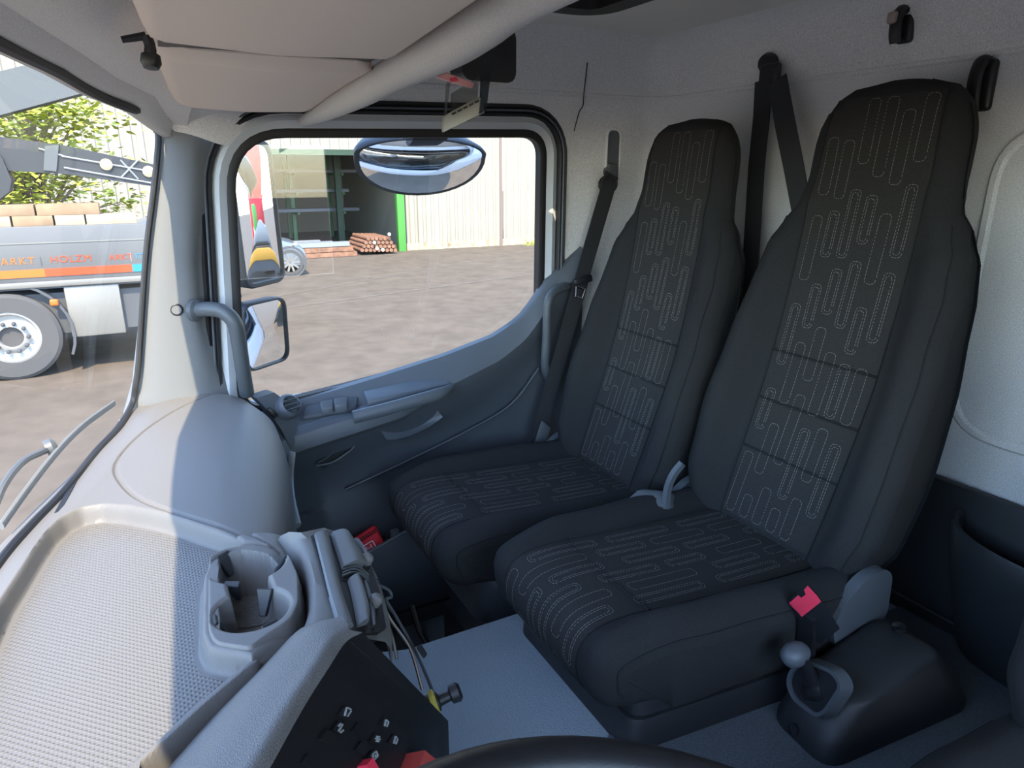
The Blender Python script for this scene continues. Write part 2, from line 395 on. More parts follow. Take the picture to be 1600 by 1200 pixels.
# lower door card: belt line to sill, ledge, armrest swell, dark lower panel
def belt(y):  # height of the card's top edge under the window
    return float(np.interp(-y, [.05, .2, .3, .5, .7, .85, .93, .98, 1.02, 1.08, 1.15], [.66, .680, .699, .731, .768, .806, .848, .90, .96, 1.0, 1.05]))
def card(y):
    zb = belt(y); k = float(np.clip((-y-.62)/.38, 0, 1)); k = k*k*(3-2*k); f = 1-k
    return [(XD+.012, y, zb+.006), (XD-.008, y, zb+.004), (XD-.016, y, zb-.004), (XD-.030-.022*f, y, zb-.036-.006*f), (XD-.038-.026*f, y, zb-.052-.012*f),
            (XD-.038-.026*f, y, zb-.075-.035*f), (XD-.028, y, zb-.12-.05*f), (XD-.02, y, zb-.16-.06*f), (XD-.018, y, zb-.24-.05*f), (XD-.03, y, .40), (XD-.03, y, .2), (XD-.01, y, .02)]
rows = [card(y) for y in np.linspace(-.08, -1.135, 44)]
up_, lo_ = MB(), MB()
up_.grid([r[:5] for r in rows]); lo_.grid([r[4:] for r in rows])
up_.build('door_ledge', M_door_up, door); lo_.build('door_card', M_door, door)

# armrest with switch plate, lid, pull handle, recess and pocket on the door card
arm = MB(); rows = []
for k, y in enumerate(np.linspace(-.20, -.66, 26)):
    zb = belt(y)-.062; t = k/25; e = min(1, (1-t)*4)**.5 if t > .75 else 1
    d = .052*e+.004
    x0 = XD-.03
    sec = [(x0, y, zb+.022), (x0-d*.55, y, zb+.018), (x0-d*.9, y, zb+.006), (x0-d, y, zb-.016), (x0-d*.96, y, zb-.026*e-.008), (x0-d*.72, y, zb-.038*e-.010), (x0-d*.3, y, zb-.047*e-.010), (x0+.01, y, zb-.05*e-.010)]
    rows.append(sec)
arm.grid(rows); n0 = len(arm.v); arm.add(rows[0], [tuple(range(8))]); arm.add(rows[-1], [tuple(range(8))])
arm.build('armrest', M_door_up, door)
def door_pt(px, py, inset): return P(px, py, 'x', XD-inset)
sw = MB(); sp = [door_pt(472, 652, .075), door_pt(478, 634, .05), door_pt(560, 618, .05), door_pt(556, 637, .075)]
sw.hull8(sp, [p-Vector((0, 0, .012)) for p in sp], .004); spl = sw.build('switch_plate', M_door, door)
for a, b in ((502, 521), (523, 543)):
    q = [door_pt(a, 643-(a-500)*.2, .076), door_pt(a-2, 630-(a-500)*.2, .058), door_pt(b-1, 630-(b-500)*.2, .058), door_pt(b, 643-(b-500)*.2, .076)]
    MB().hull8([p+Vector((0, 0, .006)) for p in q], [p-Vector((0, 0, .014)) for p in q], .004, 3).build('switch', M_door_up, spl)
q = [door_pt(575, 628, .085), door_pt(567, 612, .035), door_pt(690, 585, .035), door_pt(705, 602, .07)]
MB().hull8([p+Vector((0, 0, .003)) for p in q], [p-Vector((0, 0, .02)) for p in q], .005).build('armrest_lid', M_door_up, door)
pb = [door_pt(552, 652, .112), door_pt(600, 640, .116), door_pt(650, 626, .112), door_pt(690, 614, .10), door_pt(708, 602, .075)]
MB().tube(catmull(pb, 6), [.013]*12+[.013]*6+[.012-.0012*i for i in range(7)], 10, flat=(1, 1.3)).build('pull_handle', M_door_up, door)
# concave grip under the armrest
rc = MB(); rows = []
for i in range(13):
    t = i/12; cx, cy = 598+t*88, 678-t*34; hw = 17*math.sin(math.pi*min(1, .12+t*.8))**.6
    rows.append([door_pt(cx+s*6, cy+s*hw, .055-.03*(1-s*s)*math.sin(math.pi*t)) for s in np.linspace(-1, 1, 9)])
rc.grid(rows).build('grip_recess', M_door_up, door)
po = MB(); a = [door_pt(492, 722, .036), door_pt(520, 690, .036), door_pt(548, 682, .036), door_pt(556, 696, .036), door_pt(530, 715, .036), door_pt(505, 732, .036)]
po.prism(a, (-.003, 0, 0)).build('pocket_mouth', M_rub, door)
MB().tube(catmull([door_pt(494, 728, .045), door_pt(520, 722, .05), door_pt(545, 706, .05), door_pt(554, 697, .045)], 6), .0022, 6).build('pocket_lip', M_door_up, door)
MB().tube(catmull([door_pt(496, 724, .042), door_pt(515, 712, .046), door_pt(527, 697, .046), door_pt(540, 687, .042)], 6), .0016, 6).build('wire', M_hand, door)
# sweeping lower edge of the door card's swell
MB().tube(catmull([door_pt(540, 765, .034), door_pt(640, 718, .034), door_pt(740, 668, .034), door_pt(800, 630, .034), door_pt(842, 575, .032)], 8), .004, 6).build('card_crease', M_door, door)

# ================================================================== DASHBOARD
ZD = .76
dash = structure('dashboard', 'grey dashboard with pegged tray and cup holder under the windscreen', 'dashboard', (.9, .05, .3))
def xy(px, py, z=ZD): p = P(px, py, 'z', z); return (p.x, p.y)
tray = [xy(0, 935), xy(28, 893), xy(55, 850), xy(72, 826), xy(95, 806), xy(125, 793), xy(160, 787), xy(200, 790), xy(260, 803), xy(320, 822), xy(372, 838), xy(384, 845), xy(370, 856), xy(330, 876), xy(320, 900), xy(318, 990), xy(328, 1010), xy(375, 1018), xy(392, 1022), xy(392, 1030), xy(310, 1098), xy(235, 1166), xy(185, 1210), (.47, .06), (.40, .10), (.38, .16), (.40, .235), (.55, .235), (.70, .225)]
tray = [tuple(v) for v in round_poly([Vector(v) for v in tray], .008, 3)]
padline = [xy(345, 612), xy(300, 632), xy(262, 652), xy(222, 678), xy(192, 706), xy(180, 730), xy(188, 752), xy(215, 778), xy(265, 799), xy(330, 818), xy(420, 842), xy(490, 860), xy(520, 880)]
padline = [tuple(v) for v in catmull([Vector((a, b, 0)) for a, b in padline], 6)]; padline = [(v[0], v[1]) for v in padline]
def y_rear(x): return np.interp(x, [.35, .6, .72, .85, 1.0, 1.1, 1.25, 1.4, 1.55, 1.66, 1.72], [-.05, -.09, -.11, -.125, -.150, -.165, -.190, -.212, -.222, -.205, -.16])
nx, ny = 620, 240
gx = np.linspace(.36, 1.72, nx); gv = np.linspace(0, 1, ny)
X = np.repeat(gx[:, None], ny, 1); yb = np.array([yw_bot(x)+.015 for x in gx])[:, None]; yr = y_rear(gx)[:, None]
Y = yb+(yr-yb)*gv[None, :]
d_t = poly_sdf(X, Y, tray); d_l = line_dist(X, Y, padline)
Z = np.full(X.shape, ZD)
bul = .012*np.sin(np.clip((X-1.0)/.72, 0, 1)*math.pi)*sstep(.10, -.08, Y)          # pad swells a little towards the passenger
Z = Z+bul+.010*sstep(.08, 0, np.abs(X-1.70))*0
rr_ = np.where(X > .95, .115, .07); e = np.clip((Y-yr)/rr_, 0, 1)                     # rolls off to the rear edge
Z -= np.where(X > .95, .10, .045)*(1-np.sqrt(np.clip(1-(1-e)**2.2, 0, 1)))
Z -= .006*sstep(-.0, .05, Y-(yb-.07))*1.0                                            # dips towards the glass
Z -= .004*sstep(.0045, .0015, d_l)                                                   # joint round the pad
blk0 = [xy(322, 872), xy(345, 860), xy(380, 850), xy(430, 851), xy(458, 868), xy(472, 900), xy(474, 945), xy(462, 972), xy(420, 1000), xy(392, 1022), xy(330, 1012), xy(319, 990), xy(320, 900)]
Z -= .028*sstep(.001, -.008, d_t)
d_u = np.minimum(d_t, poly_sdf(X, Y, blk0)); band = (Y < .06) & (X < .90) & (Y < .02+(.62-X)*.6+.25*(X < .60))
band &= (X < .735)
Z -= .010*sstep(.005, .001, np.abs(poly_sdf(X, Y, blk0)-.006))*(Y < -.03)
d_b = poly_sdf(X, Y, blk0)
Z -= .11*sstep(-.016, -.022, d_b)
Z -= np.where(band, .040*sstep(.007, .012, d_u), 0)
VV = np.stack([X, Y, Z], -1).reshape(-1, 3); I, J = np.meshgrid(np.arange(nx-1), np.arange(ny-1), indexing='ij'); A0 = (I*ny+J).ravel()
QQ = np.stack([A0, A0+1, A0+ny+1, A0+ny], -1); onmat = (d_t.ravel()[QQ].max(1) < -.013) & (d_b.ravel()[QQ].min(1) > .010)
def sub(q):
    u, inv = np.unique(q, return_inverse=True); m = MB(); m.v = [tuple(v) for v in VV[u]]; m.f = [tuple(f) for f in inv.reshape(-1, 4)]; return m
db = sub(QQ[~onmat]); sub(QQ[onmat]).build('tray_mat', M_tray, dash, smooth=60, fix=False)
db.build('dash_top', M_dash, dash, smooth=60)
rows = []
for x in np.linspace(-.49, .365, 24):
    rows.append([(x, yw_bot(x)+.012, .752), (x, yw_bot(x)-.02, .76), (x, .06, .76), (x, -.02, .755), (x, -.06, .72), (x, -.07, .6), (x, 0, .4)])
MB().grid(rows).build('dash_top', M_dash, dash)
# pegged mat on the tray floor
# rear skirt of the passenger side: rolls under to the knee panel
rows = []
for x in np.linspace(.95, 1.72, 30):
    y0 = float(y_rear(x)); z0 = ZD+.012*math.sin(min(1, max(0, (x-1)/.72))*math.pi)-.10
    rows.append([(x, y0, z0+.004), (x, y0-.004, z0-.02), (x, y0-.004, z0-.06), (x, y0+.01, z0-.11), (x, y0+.05, z0-.16), (x, y0+.12, z0-.22), (x, y0+.2, .28)])
MB().grid(rows).build('knee_panel', M_dash2, dash)
# end cap by the door, with round demister vent
MB().tube(catmull([P(457, 706, 'y', -.228), P(453, 745, 'y', -.215), P(455, 780, 'y', -.20), P(464, 822, 'y', -.182)], 6), .006, 8, flat=(1.4, .8)).build('edge_strip', M_pillar, dash)
cap = MB(); a = [P(400, 622, 'x', 1.64), P(428, 613, 'x', 1.655), P(445, 625, 'x', 1.655), P(462, 660, 'x', 1.65), P(466, 690, 'x', 1.63), P(455, 702, 'x', 1.62), P(440, 672, 'x', 1.62), P(418, 640, 'x', 1.63)]
cap.prism(a, (.05, .01, -.005)); cp = cap.build('end_cap', M_door_up, dash)
c = P(452, 634, 'x', 1.635)
vt = MB().lathe(c, (-.75, -.35, .5), [(.030, -.02), (.030, .0), (.027, .008), (.022, .012), (.02, .004), (.001, .002)], 22).build('side_vent', M_door_up, dash)
ax = Vector((-.75, -.35, .5)).normalized(); sdir = ax.cross(Vector((0, 0, 1))).normalized(); udir = sdir.cross(ax)
for k in (-1, 0, 1):
    MB().box(c+ax*.012+udir*.011*k, (.038, .010, .003), 0, rot=Matrix((sdir, ax, udir)).transposed()).build('vent_slat', M_shell, vt)
q = P(425, 645, 'x', 1.622); MB().box(q, (.008, .014, .03), .004, rot=Matrix.Rotation(R(-35), 3, 'X')).build('slider', M_dark, cp)
# slot vent by the glass
sv = [xy(158, 696), xy(120, 745), xy(98, 790), xy(92, 796), xy(84, 798), xy(110, 752), xy(150, 700)]
MB().prism([(x, y, ZD-.012) for x, y in sv], (0, 0, .0085)).build('demist_slot', M_rub, dash)

# ---- cup holder block (fine height field): plateau with two joined cup wells
blk = [Vector(p) for p in [xy(322, 872), xy(345, 860), xy(380, 850), xy(430, 851), xy(458, 868), xy(472, 900), xy(474, 945), xy(462, 972), xy(420, 1000), xy(392, 1022), xy(330, 1012), xy(319, 990), xy(320, 900)]]
blk = round_poly(blk, .012, 4)
bx = [v.x for v in blk]; by = [v.y for v in blk]
c1, c2 = Vector((.866, -.068)), Vector((.757, -.058)); r1, r2 = .046, .040
gx = np.arange(min(bx)-.004, max(bx)+.006, .0012); gy = np.arange(min(by)-.004, max(by)+.006, .0012)
X, Y = np.meshgrid(gx, gy, indexing='ij')
dp = poly_sdf(X, Y, [tuple(v) for v in blk])
d1 = np.hypot(X-c1.x, Y-c1.y)-r1; d2 = np.hypot(X-c2.x, Y-c2.y)-r2
neck = np.maximum(np.abs((Y-(c1.y+c2.y)/2))-.022, np.abs(X-(c1.x+c2.x)/2)-.03)
dd = np.minimum(np.minimum(d1, d2), neck)
Z = .764-.05*sstep(-.006, .004, dp) - .070*sstep(.002, -.003, dd)-.004*sstep(.007, .001, dd)
ch = MB().grid([[(X[i, j], Y[i, j], Z[i, j]) for j in range(len(gy))] for i in range(len(gx))]).build('cup_holder', M_dash, dash, smooth=70)
ring = [Vector((c1.x+(r1-.006)*a, c1.y+(r1-.006)*b)) for a, b in circ(28)]
MB().add([(p.x, p.y, .6915) for p in ring], [tuple(range(28))]).build('cup_mat', M_tray, ch, smooth=0)
ring = [Vector((c2.x+(r2-.006)*a, c2.y+(r2-.006)*b)) for a, b in circ(28)]
MB().add([(p.x, p.y, .6916) for p in ring], [tuple(range(28))]).build('cup_mat', M_tray, ch, smooth=0)
for cc, rr, angs in ((c1, r1, (150, 35, 270)), (c2, r2, (200, 330, 90))):
    for a in angs:
        a = R(a); dv = Vector((math.cos(a), math.sin(a), 0)); tv = Vector((-dv.y, dv.x, 0)); b0 = Vector((cc.x, cc.y, .764))+dv*(rr-.001)
        q = [b0+tv*.010, b0-tv*.010, b0-dv*.014-tv*.004-Vector((0, 0, .03)), b0-dv*.014+tv*.004-Vector((0, 0, .03))]
        MB().hull8(q, [p+dv*.006-Vector((0, 0, .004)) for p in q], .0012, 1).build('cup_spring', M_dark2, ch)

# ---- centre stack: grained hood, black driver-facing fascia, vents
def z_hood(t): return .80
A, B = P(548, 984, 'z', .785), P(390, 1205, 'z', .80)
ridge = catmull([A, P(520, 1000, 'z', .795), P(492, 1040, 'z', .80), P(452, 1100, 'z', .80), B, P(315, 1330, 'z', .80)], 6)
foot = catmull([P(522, 972, 'z', .762), P(468, 984, 'z', .750), P(416, 1035, 'z', .742), P(345, 1107, 'z', .742), P(264, 1198, 'z', .742), P(150, 1330, 'z', .742)], 6)
rows = []
for f_, r_ in zip(foot, ridge):
    m1 = f_.lerp(r_, .5)+Vector((0, 0, .012)); m2 = f_.lerp(r_, .85)+Vector((0, 0, .006))
    rows.append(catmull([f_-Vector((0, 0, .02)), f_, m1, m2, r_, r_+Vector((.006, -.014, -.012))], 5))
MB().grid(rows).build('hood', M_hood, dash)
# fascia plane
fa0 = ridge[0]+Vector((.0, -.006, -.012)); fb0 = ridge[-1]+Vector((0, -.006, -.010)); dn = (P(694, 1135, 'z', .585)-fa0)
fa1, fb1 = fa0+dn, fb0+dn
fas = MB(); rows = []
for i in range(len(ridge)):
    p = ridge[i]+Vector((.006, -.014, -.012)); rows.append([p, p+dn*.08, p+dn*.5, p+dn, p+dn+Vector((0, -.0, -.25))])
fas.grid(rows); fo = fas.build('fascia', M_dark, dash)
U = (ridge[24]-ridge[0]).normalized(); Wd = dn.normalized(); Nf = U.cross(Wd).normalized()
if Nf.dot(Vector(CAM)-fa0) < 0: Nf = -Nf
def fas_pt(px, py, h=.002):
    d = fw+rt*((px-800)/FPX)+up*((600-py)/FPX); o_ = Vector(CAM); t = (fa0-o_).dot(Nf)/d.dot(Nf); return o_+d*t+Nf*h
def on_fascia(name, m, polys, parent, h=.002, th=.002):
    b_ = MB()
    for poly in polys: b_.prism([fas_pt(x, y, h) for x, y in poly], -Nf*th)
    return b_.build(name, m, parent, smooth=0)
def bar(x0, y0, x1, y1, t=2.2):
    dx, dy = x1-x0, y1-y0; l = math.hypot(dx, dy); a, b = -dy/l*t/2, dx/l*t/2
    return [(x0+a, y0+b), (x1+a, y1+b), (x1-a, y1-b), (x0-a, y0-b)]
for (cx, cy) in ((533, 1115), (524, 1138), (597, 1132), (583, 1156), (611, 1158), (579, 1183), (476, 1190), (505, 1152), (560, 1170), (555, 1140)):
    on_fascia('button', M_dark, [[(cx-11, cy+3), (cx-2, cy-11), (cx+12, cy-4), (cx+3, cy+11)]], fo, .005, .006)
ic = [[bar(531, 1120, 534, 1107), bar(534, 1107, 541, 1110), bar(535, 1121, 541, 1112)], [bar(521, 1144, 528, 1133), bar(521, 1136, 525, 1132, 3), bar(524, 1146, 529, 1142, 3)],
      [bar(594, 1136, 596, 1126), bar(596, 1126, 600, 1130), bar(600, 1130, 597, 1137)], [bar(608, 1163, 611, 1152), bar(611, 1152, 614, 1156), bar(614, 1156, 611, 1164)],
      [bar(579, 1155, 587, 1157), bar(582, 1151, 584, 1161), bar(580, 1160, 586, 1152)], [bar(576, 1190, 575, 1180), bar(575, 1180, 580, 1175), bar(580, 1175, 583, 1182), bar(583, 1182, 576, 1190), bar(578, 1184, 580, 1181, 3)]]
for polys in ic: on_fascia('symbol', mat('grey_symbol', (.30, .32, .34), .6), polys, fo, .006, .001)
on_fascia('hazard_button', M_red, [[(556, 1198), (566, 1187), (576, 1203), (566, 1216)]], fo, .012, .012)
on_fascia('panel_joint', M_seam, [bar(505, 1140, 556, 1038, 1.6), bar(545, 1000, 690, 1128, 1.6), bar(560, 1060, 640, 1140, 1.2)], fo, .001, .001)
on_fascia('red_cover', mat('worn_red_plastic', (.45, .06, .05), .5), [[(622, 1205), (632, 1178), (642, 1186), (662, 1200), (660, 1225)]], fo, .025, .03)
# rear flank of the stack down to the tunnel
st = MB(); st.hull8([(.60, -.10, .66), (.98, -.135, .66), (.98, .15, .66), (.60, .15, .66)], [(.64, -.20, .30), (1.0, -.17, .30), (1.0, .15, .30), (.64, .15, .30)], .01)
st.build('stack_body', M_dark, dash)
# grey shoulder carrying the barrel vents
va, vb, vc = P(497, 840, 'z', .754), P(522, 985, 'z', .754), P(600, 985, 'z', .705)
vn = (vb-va).cross(vc-va).normalized(); vn = vn if vn.z > 0 else -vn
def vp(px, py, h=0.0):
    d = fw+rt*((px-800)/FPX)+up*((600-py)/FPX); o_ = Vector(CAM); return o_+d*((va-o_).dot(vn)/d.dot(vn))+vn*h
def flap(left, right, bulge, name, m_, parent, base=.004):
    """curved louvre between two pixel lines"""
    L_, R_ = catmull([vp(*q) for q in left], 5), catmull([vp(*q) for q in right], 5); rows = []
    for a, b in zip(L_, R_): rows.append([a-vn*.012]+[a.lerp(b, t)+vn*(base+bulge*math.sin(math.pi*(.12+.76*t))) for t in np.linspace(0, 1, 9)]+[b-vn*.012])
    m = MB().grid(rows); k = 11; n_ = len(rows); m.f += [tuple(range(k)), tuple((n_-1)*k+i for i in range(k))]
    return m.build(name, m_, parent, smooth=50)
Ls = [(434, 838), (462, 862), (478, 900), (482, 945), (474, 976), (468, 992)]; Ms = [(470, 832), (485, 848), (500, 890), (510, 930), (520, 965), (528, 990)]; Rs = [(508, 822), (550, 840), (580, 880), (596, 925), (606, 975), (604, 1000)]
rows = []
for l_, m_, r_ in zip(catmull([P(*q, 'z', .755) for q in Ls], 5), catmull([vp(*q, .0) for q in Ms], 5), catmull([vp(*q, -.003) for q in Rs], 5)):
    lm = l_.lerp(m_, .5)+Vector((0, 0, .004)); rows.append([l_-Vector((-.004, -.004, .03)), l_-Vector((0, 0, .005)), l_+(m_-l_)*.12, lm, m_, m_.lerp(r_, .5), r_, r_+Vector((0, -.006, -.012)), r_+Vector((.0, -.004, -.08))])
MB().grid(rows).build('vent_shoulder', M_dash, dash, smooth=50)
rimq = [(486, 838), (508, 829), (548, 842), (577, 880), (592, 925), (602, 982), (590, 990), (556, 992), (528, 984), (500, 890)]
av = MB().prism([vp(x, y, .002) for x, y in rimq], -vn*.03).build('air_vent', M_rub, dash, smooth=0)
flap([(489, 838), (502, 890), (512, 930), (526, 978)], [(508, 836), (520, 890), (532, 935), (548, 984)], .006, 'vent_rim', M_pillar, av)
flap([(515, 838), (521, 858), (527, 876), (532, 892)], [(543, 843), (553, 858), (560, 872), (565, 888)], .012, 'vent_flap', M_pillar, av, .005)
flap([(541, 910), (547, 932), (552, 958), (556, 983)], [(557, 906), (566, 932), (572, 958), (571, 978)], .010, 'vent_flap', M_pillar, av, .004)
flap([(564, 912), (570, 930), (576, 958), (578, 984)], [(569, 911), (577, 930), (583, 958), (584, 980)], .004, 'vent_flap', M_shell, av, .003)
flap([(551, 846), (558, 856), (564, 868), (569, 882)], [(558, 850), (566, 860), (572, 872), (577, 886)], .005, 'vent_flap', M_pillar, av, .004)
for k in range(3):
    MB().tube(catmull([vp(531, 896+k*4.5, .006), vp(545, 894+k*4.5, .010), vp(558, 897+k*4.5, .010), vp(572, 904+k*4.5, .006)], 4), .0013, 6).build('vent_fin', M_shell, av)
for kx, ky in ((568, 881), (581, 946)):
    MB().lathe(vp(kx, ky, .008), vn, [(.006, -.014), (.0085, -.004), (.009, .004), (.006, .008), (.0005, .009)], 18).build('vent_knob', M_dash, av)
# trim lines and cables down the rear edge of the stack
MB().tube(catmull([P(577, 902, 'z', .70), P(598, 950, 'z', .68), P(612, 990, 'z', .66), P(620, 1030, 'z', .64)], 6), .0022, 6).build('chrome_strip', M_chrome, dash)
MB().tube(catmull([P(588, 905, 'z', .69), P(606, 960, 'z', .66), P(640, 1012, 'z', .62), P(660, 1078, 'z', .58)], 6), .0022, 6).build('chrome_strip', M_chrome, dash)
cb = thing('cable', 'thin pale cable hanging in a loop behind the centre stack', 'cable', tuple(P(600, 925, 'z', .66)))
MB().tube(catmull([P(592, 915, 'z', .68), P(606, 921, 'z', .66), P(612, 932, 'z', .65), P(604, 938, 'z', .65), P(618, 962, 'z', .62), P(646, 1012, 'z', .585), P(668, 1060, 'z', .56), P(682, 1100, 'z', .54), P(690, 1140, 'z', .5)], 7), .0023, 7).build('wire', M_shell, cb)
MB().hull8([P(650, 1012, 'z', .60), P(658, 1006, 'z', .60), P(668, 1022, 'z', .59), P(662, 1030, 'z', .59)], [P(650, 1012, 'z', .585), P(658, 1006, 'z', .585), P(668, 1022, 'z', .575), P(662, 1030, 'z', .575)], .002).build('plug', M_dark2, cb)
kn = thing('socket_plug', 'black round socket plug with a yellow ring on the centre stack', 'plug', tuple(P(682, 1096, 'z', .56)))
kc = P(678, 1098, 'z', .58); ka = Vector((-.15, -1, .25)).normalized()
MB().lathe(kc, ka, [(.016, -.004), (.017, .0), (.017, .003), (.013, .004), (.012, -.004)], 20).build('ring', mat('yellow_ring', (.55, .45, .08), .4), kn)
MB().lathe(kc, ka, [(.013, -.03), (.013, .006), (.008, .008), (.007, .022), (.012, .024), (.013, .034), (.009, .038), (.0005, .038)], 18).build('cap', M_dark, kn)

# ================================================================== SEATS
class Surf:
    """padded panel: centre profile (y,z), half width, bolster height and thickness along it"""
    def __init__(s, prof, wt, bt, tt, er, top_round=0.0, c0=.52, c1=.80):
        pts = catmull([Vector((0, a, b)) for a, b in prof], 14); L = [0]
        for a, b in zip(pts, pts[1:]): L.append(L[-1]+(b-a).length)
        s.pts, s.L, s.len = pts, L, L[-1]; s.wt, s.bt, s.tt, s.er, s.tr, s.c0, s.c1 = wt, bt, tt, er, top_round, c0, c1; s.flat = None
    def at(s, d):
        d = min(max(d, 0), s.len); i = max(0, min(len(s.L)-2, int(np.searchsorted(s.L, d))-1)); t = (d-s.L[i])/(s.L[i+1]-s.L[i])
        p = s.pts[i].lerp(s.pts[i+1], t); i0, i1 = max(0, i-2), min(len(s.pts)-1, i+3); tg = (s.pts[i1]-s.pts[i0]).normalized()
        return p, Vector((0, tg.z, -tg.y))
    def W(s, d):
        w = lerp_tab(s.wt, d)
        if s.tr and d > s.len-s.tr:
            e = (d-(s.len-s.tr))/s.tr; w -= s.tr*.9*(1-math.sqrt(max(0, 1-e*e)))
        return w
    def F(s, u, d, h=0.0):
        p, n = s.at(d); w = s.W(d); a = abs(u)/w; b = lerp_tab(s.bt, d)
        t = min(1, max(0, (a-s.c0)/(s.c1-s.c0))); lift = b*t*t*(3-2*t)
        r = s.er; q = max(0, (abs(u)-(w-r))/r); lift -= r*(1-math.sqrt(max(0, 1-min(1, q)**2)))
        e = .035
        for k in ((d/e if s.flat is None else 1), (s.len-d)/e):
            if k < 1: lift -= e*.8*(1-math.sqrt(max(0, 1-(1-k)**2)))
        return Vector((u, p.y, p.z))+n*(lift+h)
    def body(s, nu=44, ns=70):
        fr, bk = [], []
        for j in range(ns+1):
            d = s.len*(j/ns); w = s.W(d); p, n = s.at(d); T = lerp_tab(s.tt, d)
            us = [w*math.sin(math.pi/2*(-1+2*i/nu)) for i in range(nu+1)]
            fr.append([s.F(u, d) for u in us])
            if s.flat is None: bk.append([Vector((u*.97, p.y, p.z))-n*(T+.02*(1-(abs(u)/w)**4)) for u in us])
            else: bk.append([Vector((u*.97, min(p.y, s.flat[0]), s.flat[1])) for u in us])
        m = MB(); m.grid(fr); m.grid(bk, flip=True)
        m.grid([[r[0] for r in fr], [r[0] for r in bk]]); m.grid([[r[-1] for r in fr], [r[-1] for r in bk]], flip=True)
        m.grid([fr[0], bk[0]], flip=True); m.grid([fr[-1], bk[-1]])
        return m
    def panel(s, c, d0, d1, h=.0022, nu=20, ns=24):
        cf = c if callable(c) else (lambda d: c); rows = []
        for j in range(-1, ns+2):
            d = d0+(d1-d0)*min(1, max(0, j/ns)); e = min(d-d0, d1-d); hh = h*min(1, max(0, e/.008))**.5+(-.004 if j in (-1, ns+1) else 0)
            row = []
            for i in range(-1, nu+2):
                u = cf(d)*(-1+2*min(1, max(0, i/nu))); g = min(1, (cf(d)-abs(u))/.006+.2); row.append(s.F(u, d, hh*g-(.004 if i in (-1, nu+1) else 0)))
            rows.append(row)
        return MB().grid(rows)
    def stitch(s, mb, path, wid=.0010, h=.0036, dash=.0042, gap=.0022):
        """dashed thread along a (u,d) path"""
        seg = []; 
        for a, b in zip(path, path[1:]):
            l = math.hypot(b[0]-a[0], b[1]-a[1]); n = max(1, int(l/.0016)); seg += [(a[0]+(b[0]-a[0])*k/n, a[1]+(b[1]-a[1])*k/n) for k in range(n)]
        acc = 0; st_ = None
        for a, b in zip(seg, seg[1:]):
            l = math.hypot(b[0]-a[0], b[1]-a[1]); on = (acc % (dash+gap)) < dash; acc += l
            if on and st_ is None: st_ = a
            if (not on) and st_ is not None:
                du, dd = a[0]-st_[0], a[1]-st_[1]; q = math.hypot(du, dd)
                if q > 1e-5:
                    nu_, nd = -dd/q*wid/2, du/q*wid/2
                    vs = [s.F(st_[0]+nu_, st_[1]+nd, h), s.F(a[0]+nu_, a[1]+nd, h), s.F(a[0]-nu_, a[1]-nd, h), s.F(st_[0]-nu_, st_[1]-nd, h)]
                    mb.add(vs, [(0, 1, 2, 3)])
                st_ = None
def loop(u, d, hw, hl):
    r = min(hw, .009); pts = round_poly([Vector((u-hw, d-hl)), Vector((u+hw, d-hl)), Vector((u+hw, d+hl)), Vector((u-hw, d+hl))], r, 4)
    return [tuple(p) for p in pts]+[tuple(pts[0])]
back = Surf([(-.985, .45), (-1.012, .53), (-1.062, .67), (-1.11, .82), (-1.15, 1.0), (-1.178, 1.17), (-1.192, 1.29), (-1.203, 1.378)],
            [(0, .185), (.05, .21), (.14, .236), (.26, .241), (.40, .236), (.55, .224), (.64, .212), (.69, .192), (.735, .165), (.79, .158), (.9, .154), (.97, .150)],
            [(0, .012), (.12, .045), (.3, .056), (.45, .046), (.6, .026), (.72, .008), (.8, 0), (1, 0)],
            [(0, .075), (.2, .085), (.6, .07), (.75, .05), (1, .045)], .045, .11)
cush = Surf([(-.525, .385), (-.490, .405), (-.470, .445), (-.470, .485), (-.495, .514), (-.56, .522), (-.68, .512), (-.85, .500), (-1.0, .492), (-1.05, .49)],
            [(0, .192), (.15, .198), (.35, .218), (.55, .230), (.8, .233)],
            [(0, .0), (.1, .004), (.16, .014), (.3, .032), (.5, .036), (.62, .030), (.8, .02)],
            [(0, .04), (.08, .06), (.15, .09), (1, .09)], .05, 0, .58, .80)
cush.flat = (-.60, .388)
def cb_(d): return float(np.interp(d, [0, .15, .4, .6, .72, .8, .9, 1], [.112, .118, .122, .122, .122, .118, .112, .10]))
def cc_(d): return float(np.interp(d, [0, .08, .15, .3, .6], [.115, .12, .124, .130, .135]))
BL, CLn = back.len, cush.len
bcuts = [.055, .205, .315, .42, BL-.03]; ccuts = [.03, .275, CLn-.03]
def pattern(S, c, d0, d1, seed, along):
    """staggered long loops of double stitching"""
    rnd = random.Random(seed); m = MB(); cols = 6; half = c((d0+d1)/2)-.012; stp = 2*half/cols
    for k in range(cols):
        u = -half+stp*(k+.5); off = [(.0), (.062), (.025), (.095), (.045), (.11)][k % 6]; d = d0+off-.12
        while d < d1-.02:
            ln = [.11, .15, .09, .13][rnd.randrange(4)]; a, b = max(d, d0+.006), min(d+ln, d1-.006)
            if b-a > .03:
                S.stitch(m, loop(u, (a+b)/2, .0115, (b-a)/2))
                if rnd.random() < .55: S.stitch(m, loop(u, (a+b)/2, .0068, (b-a)/2-.005))
            d += ln+.02+rnd.random()*.035
    return m
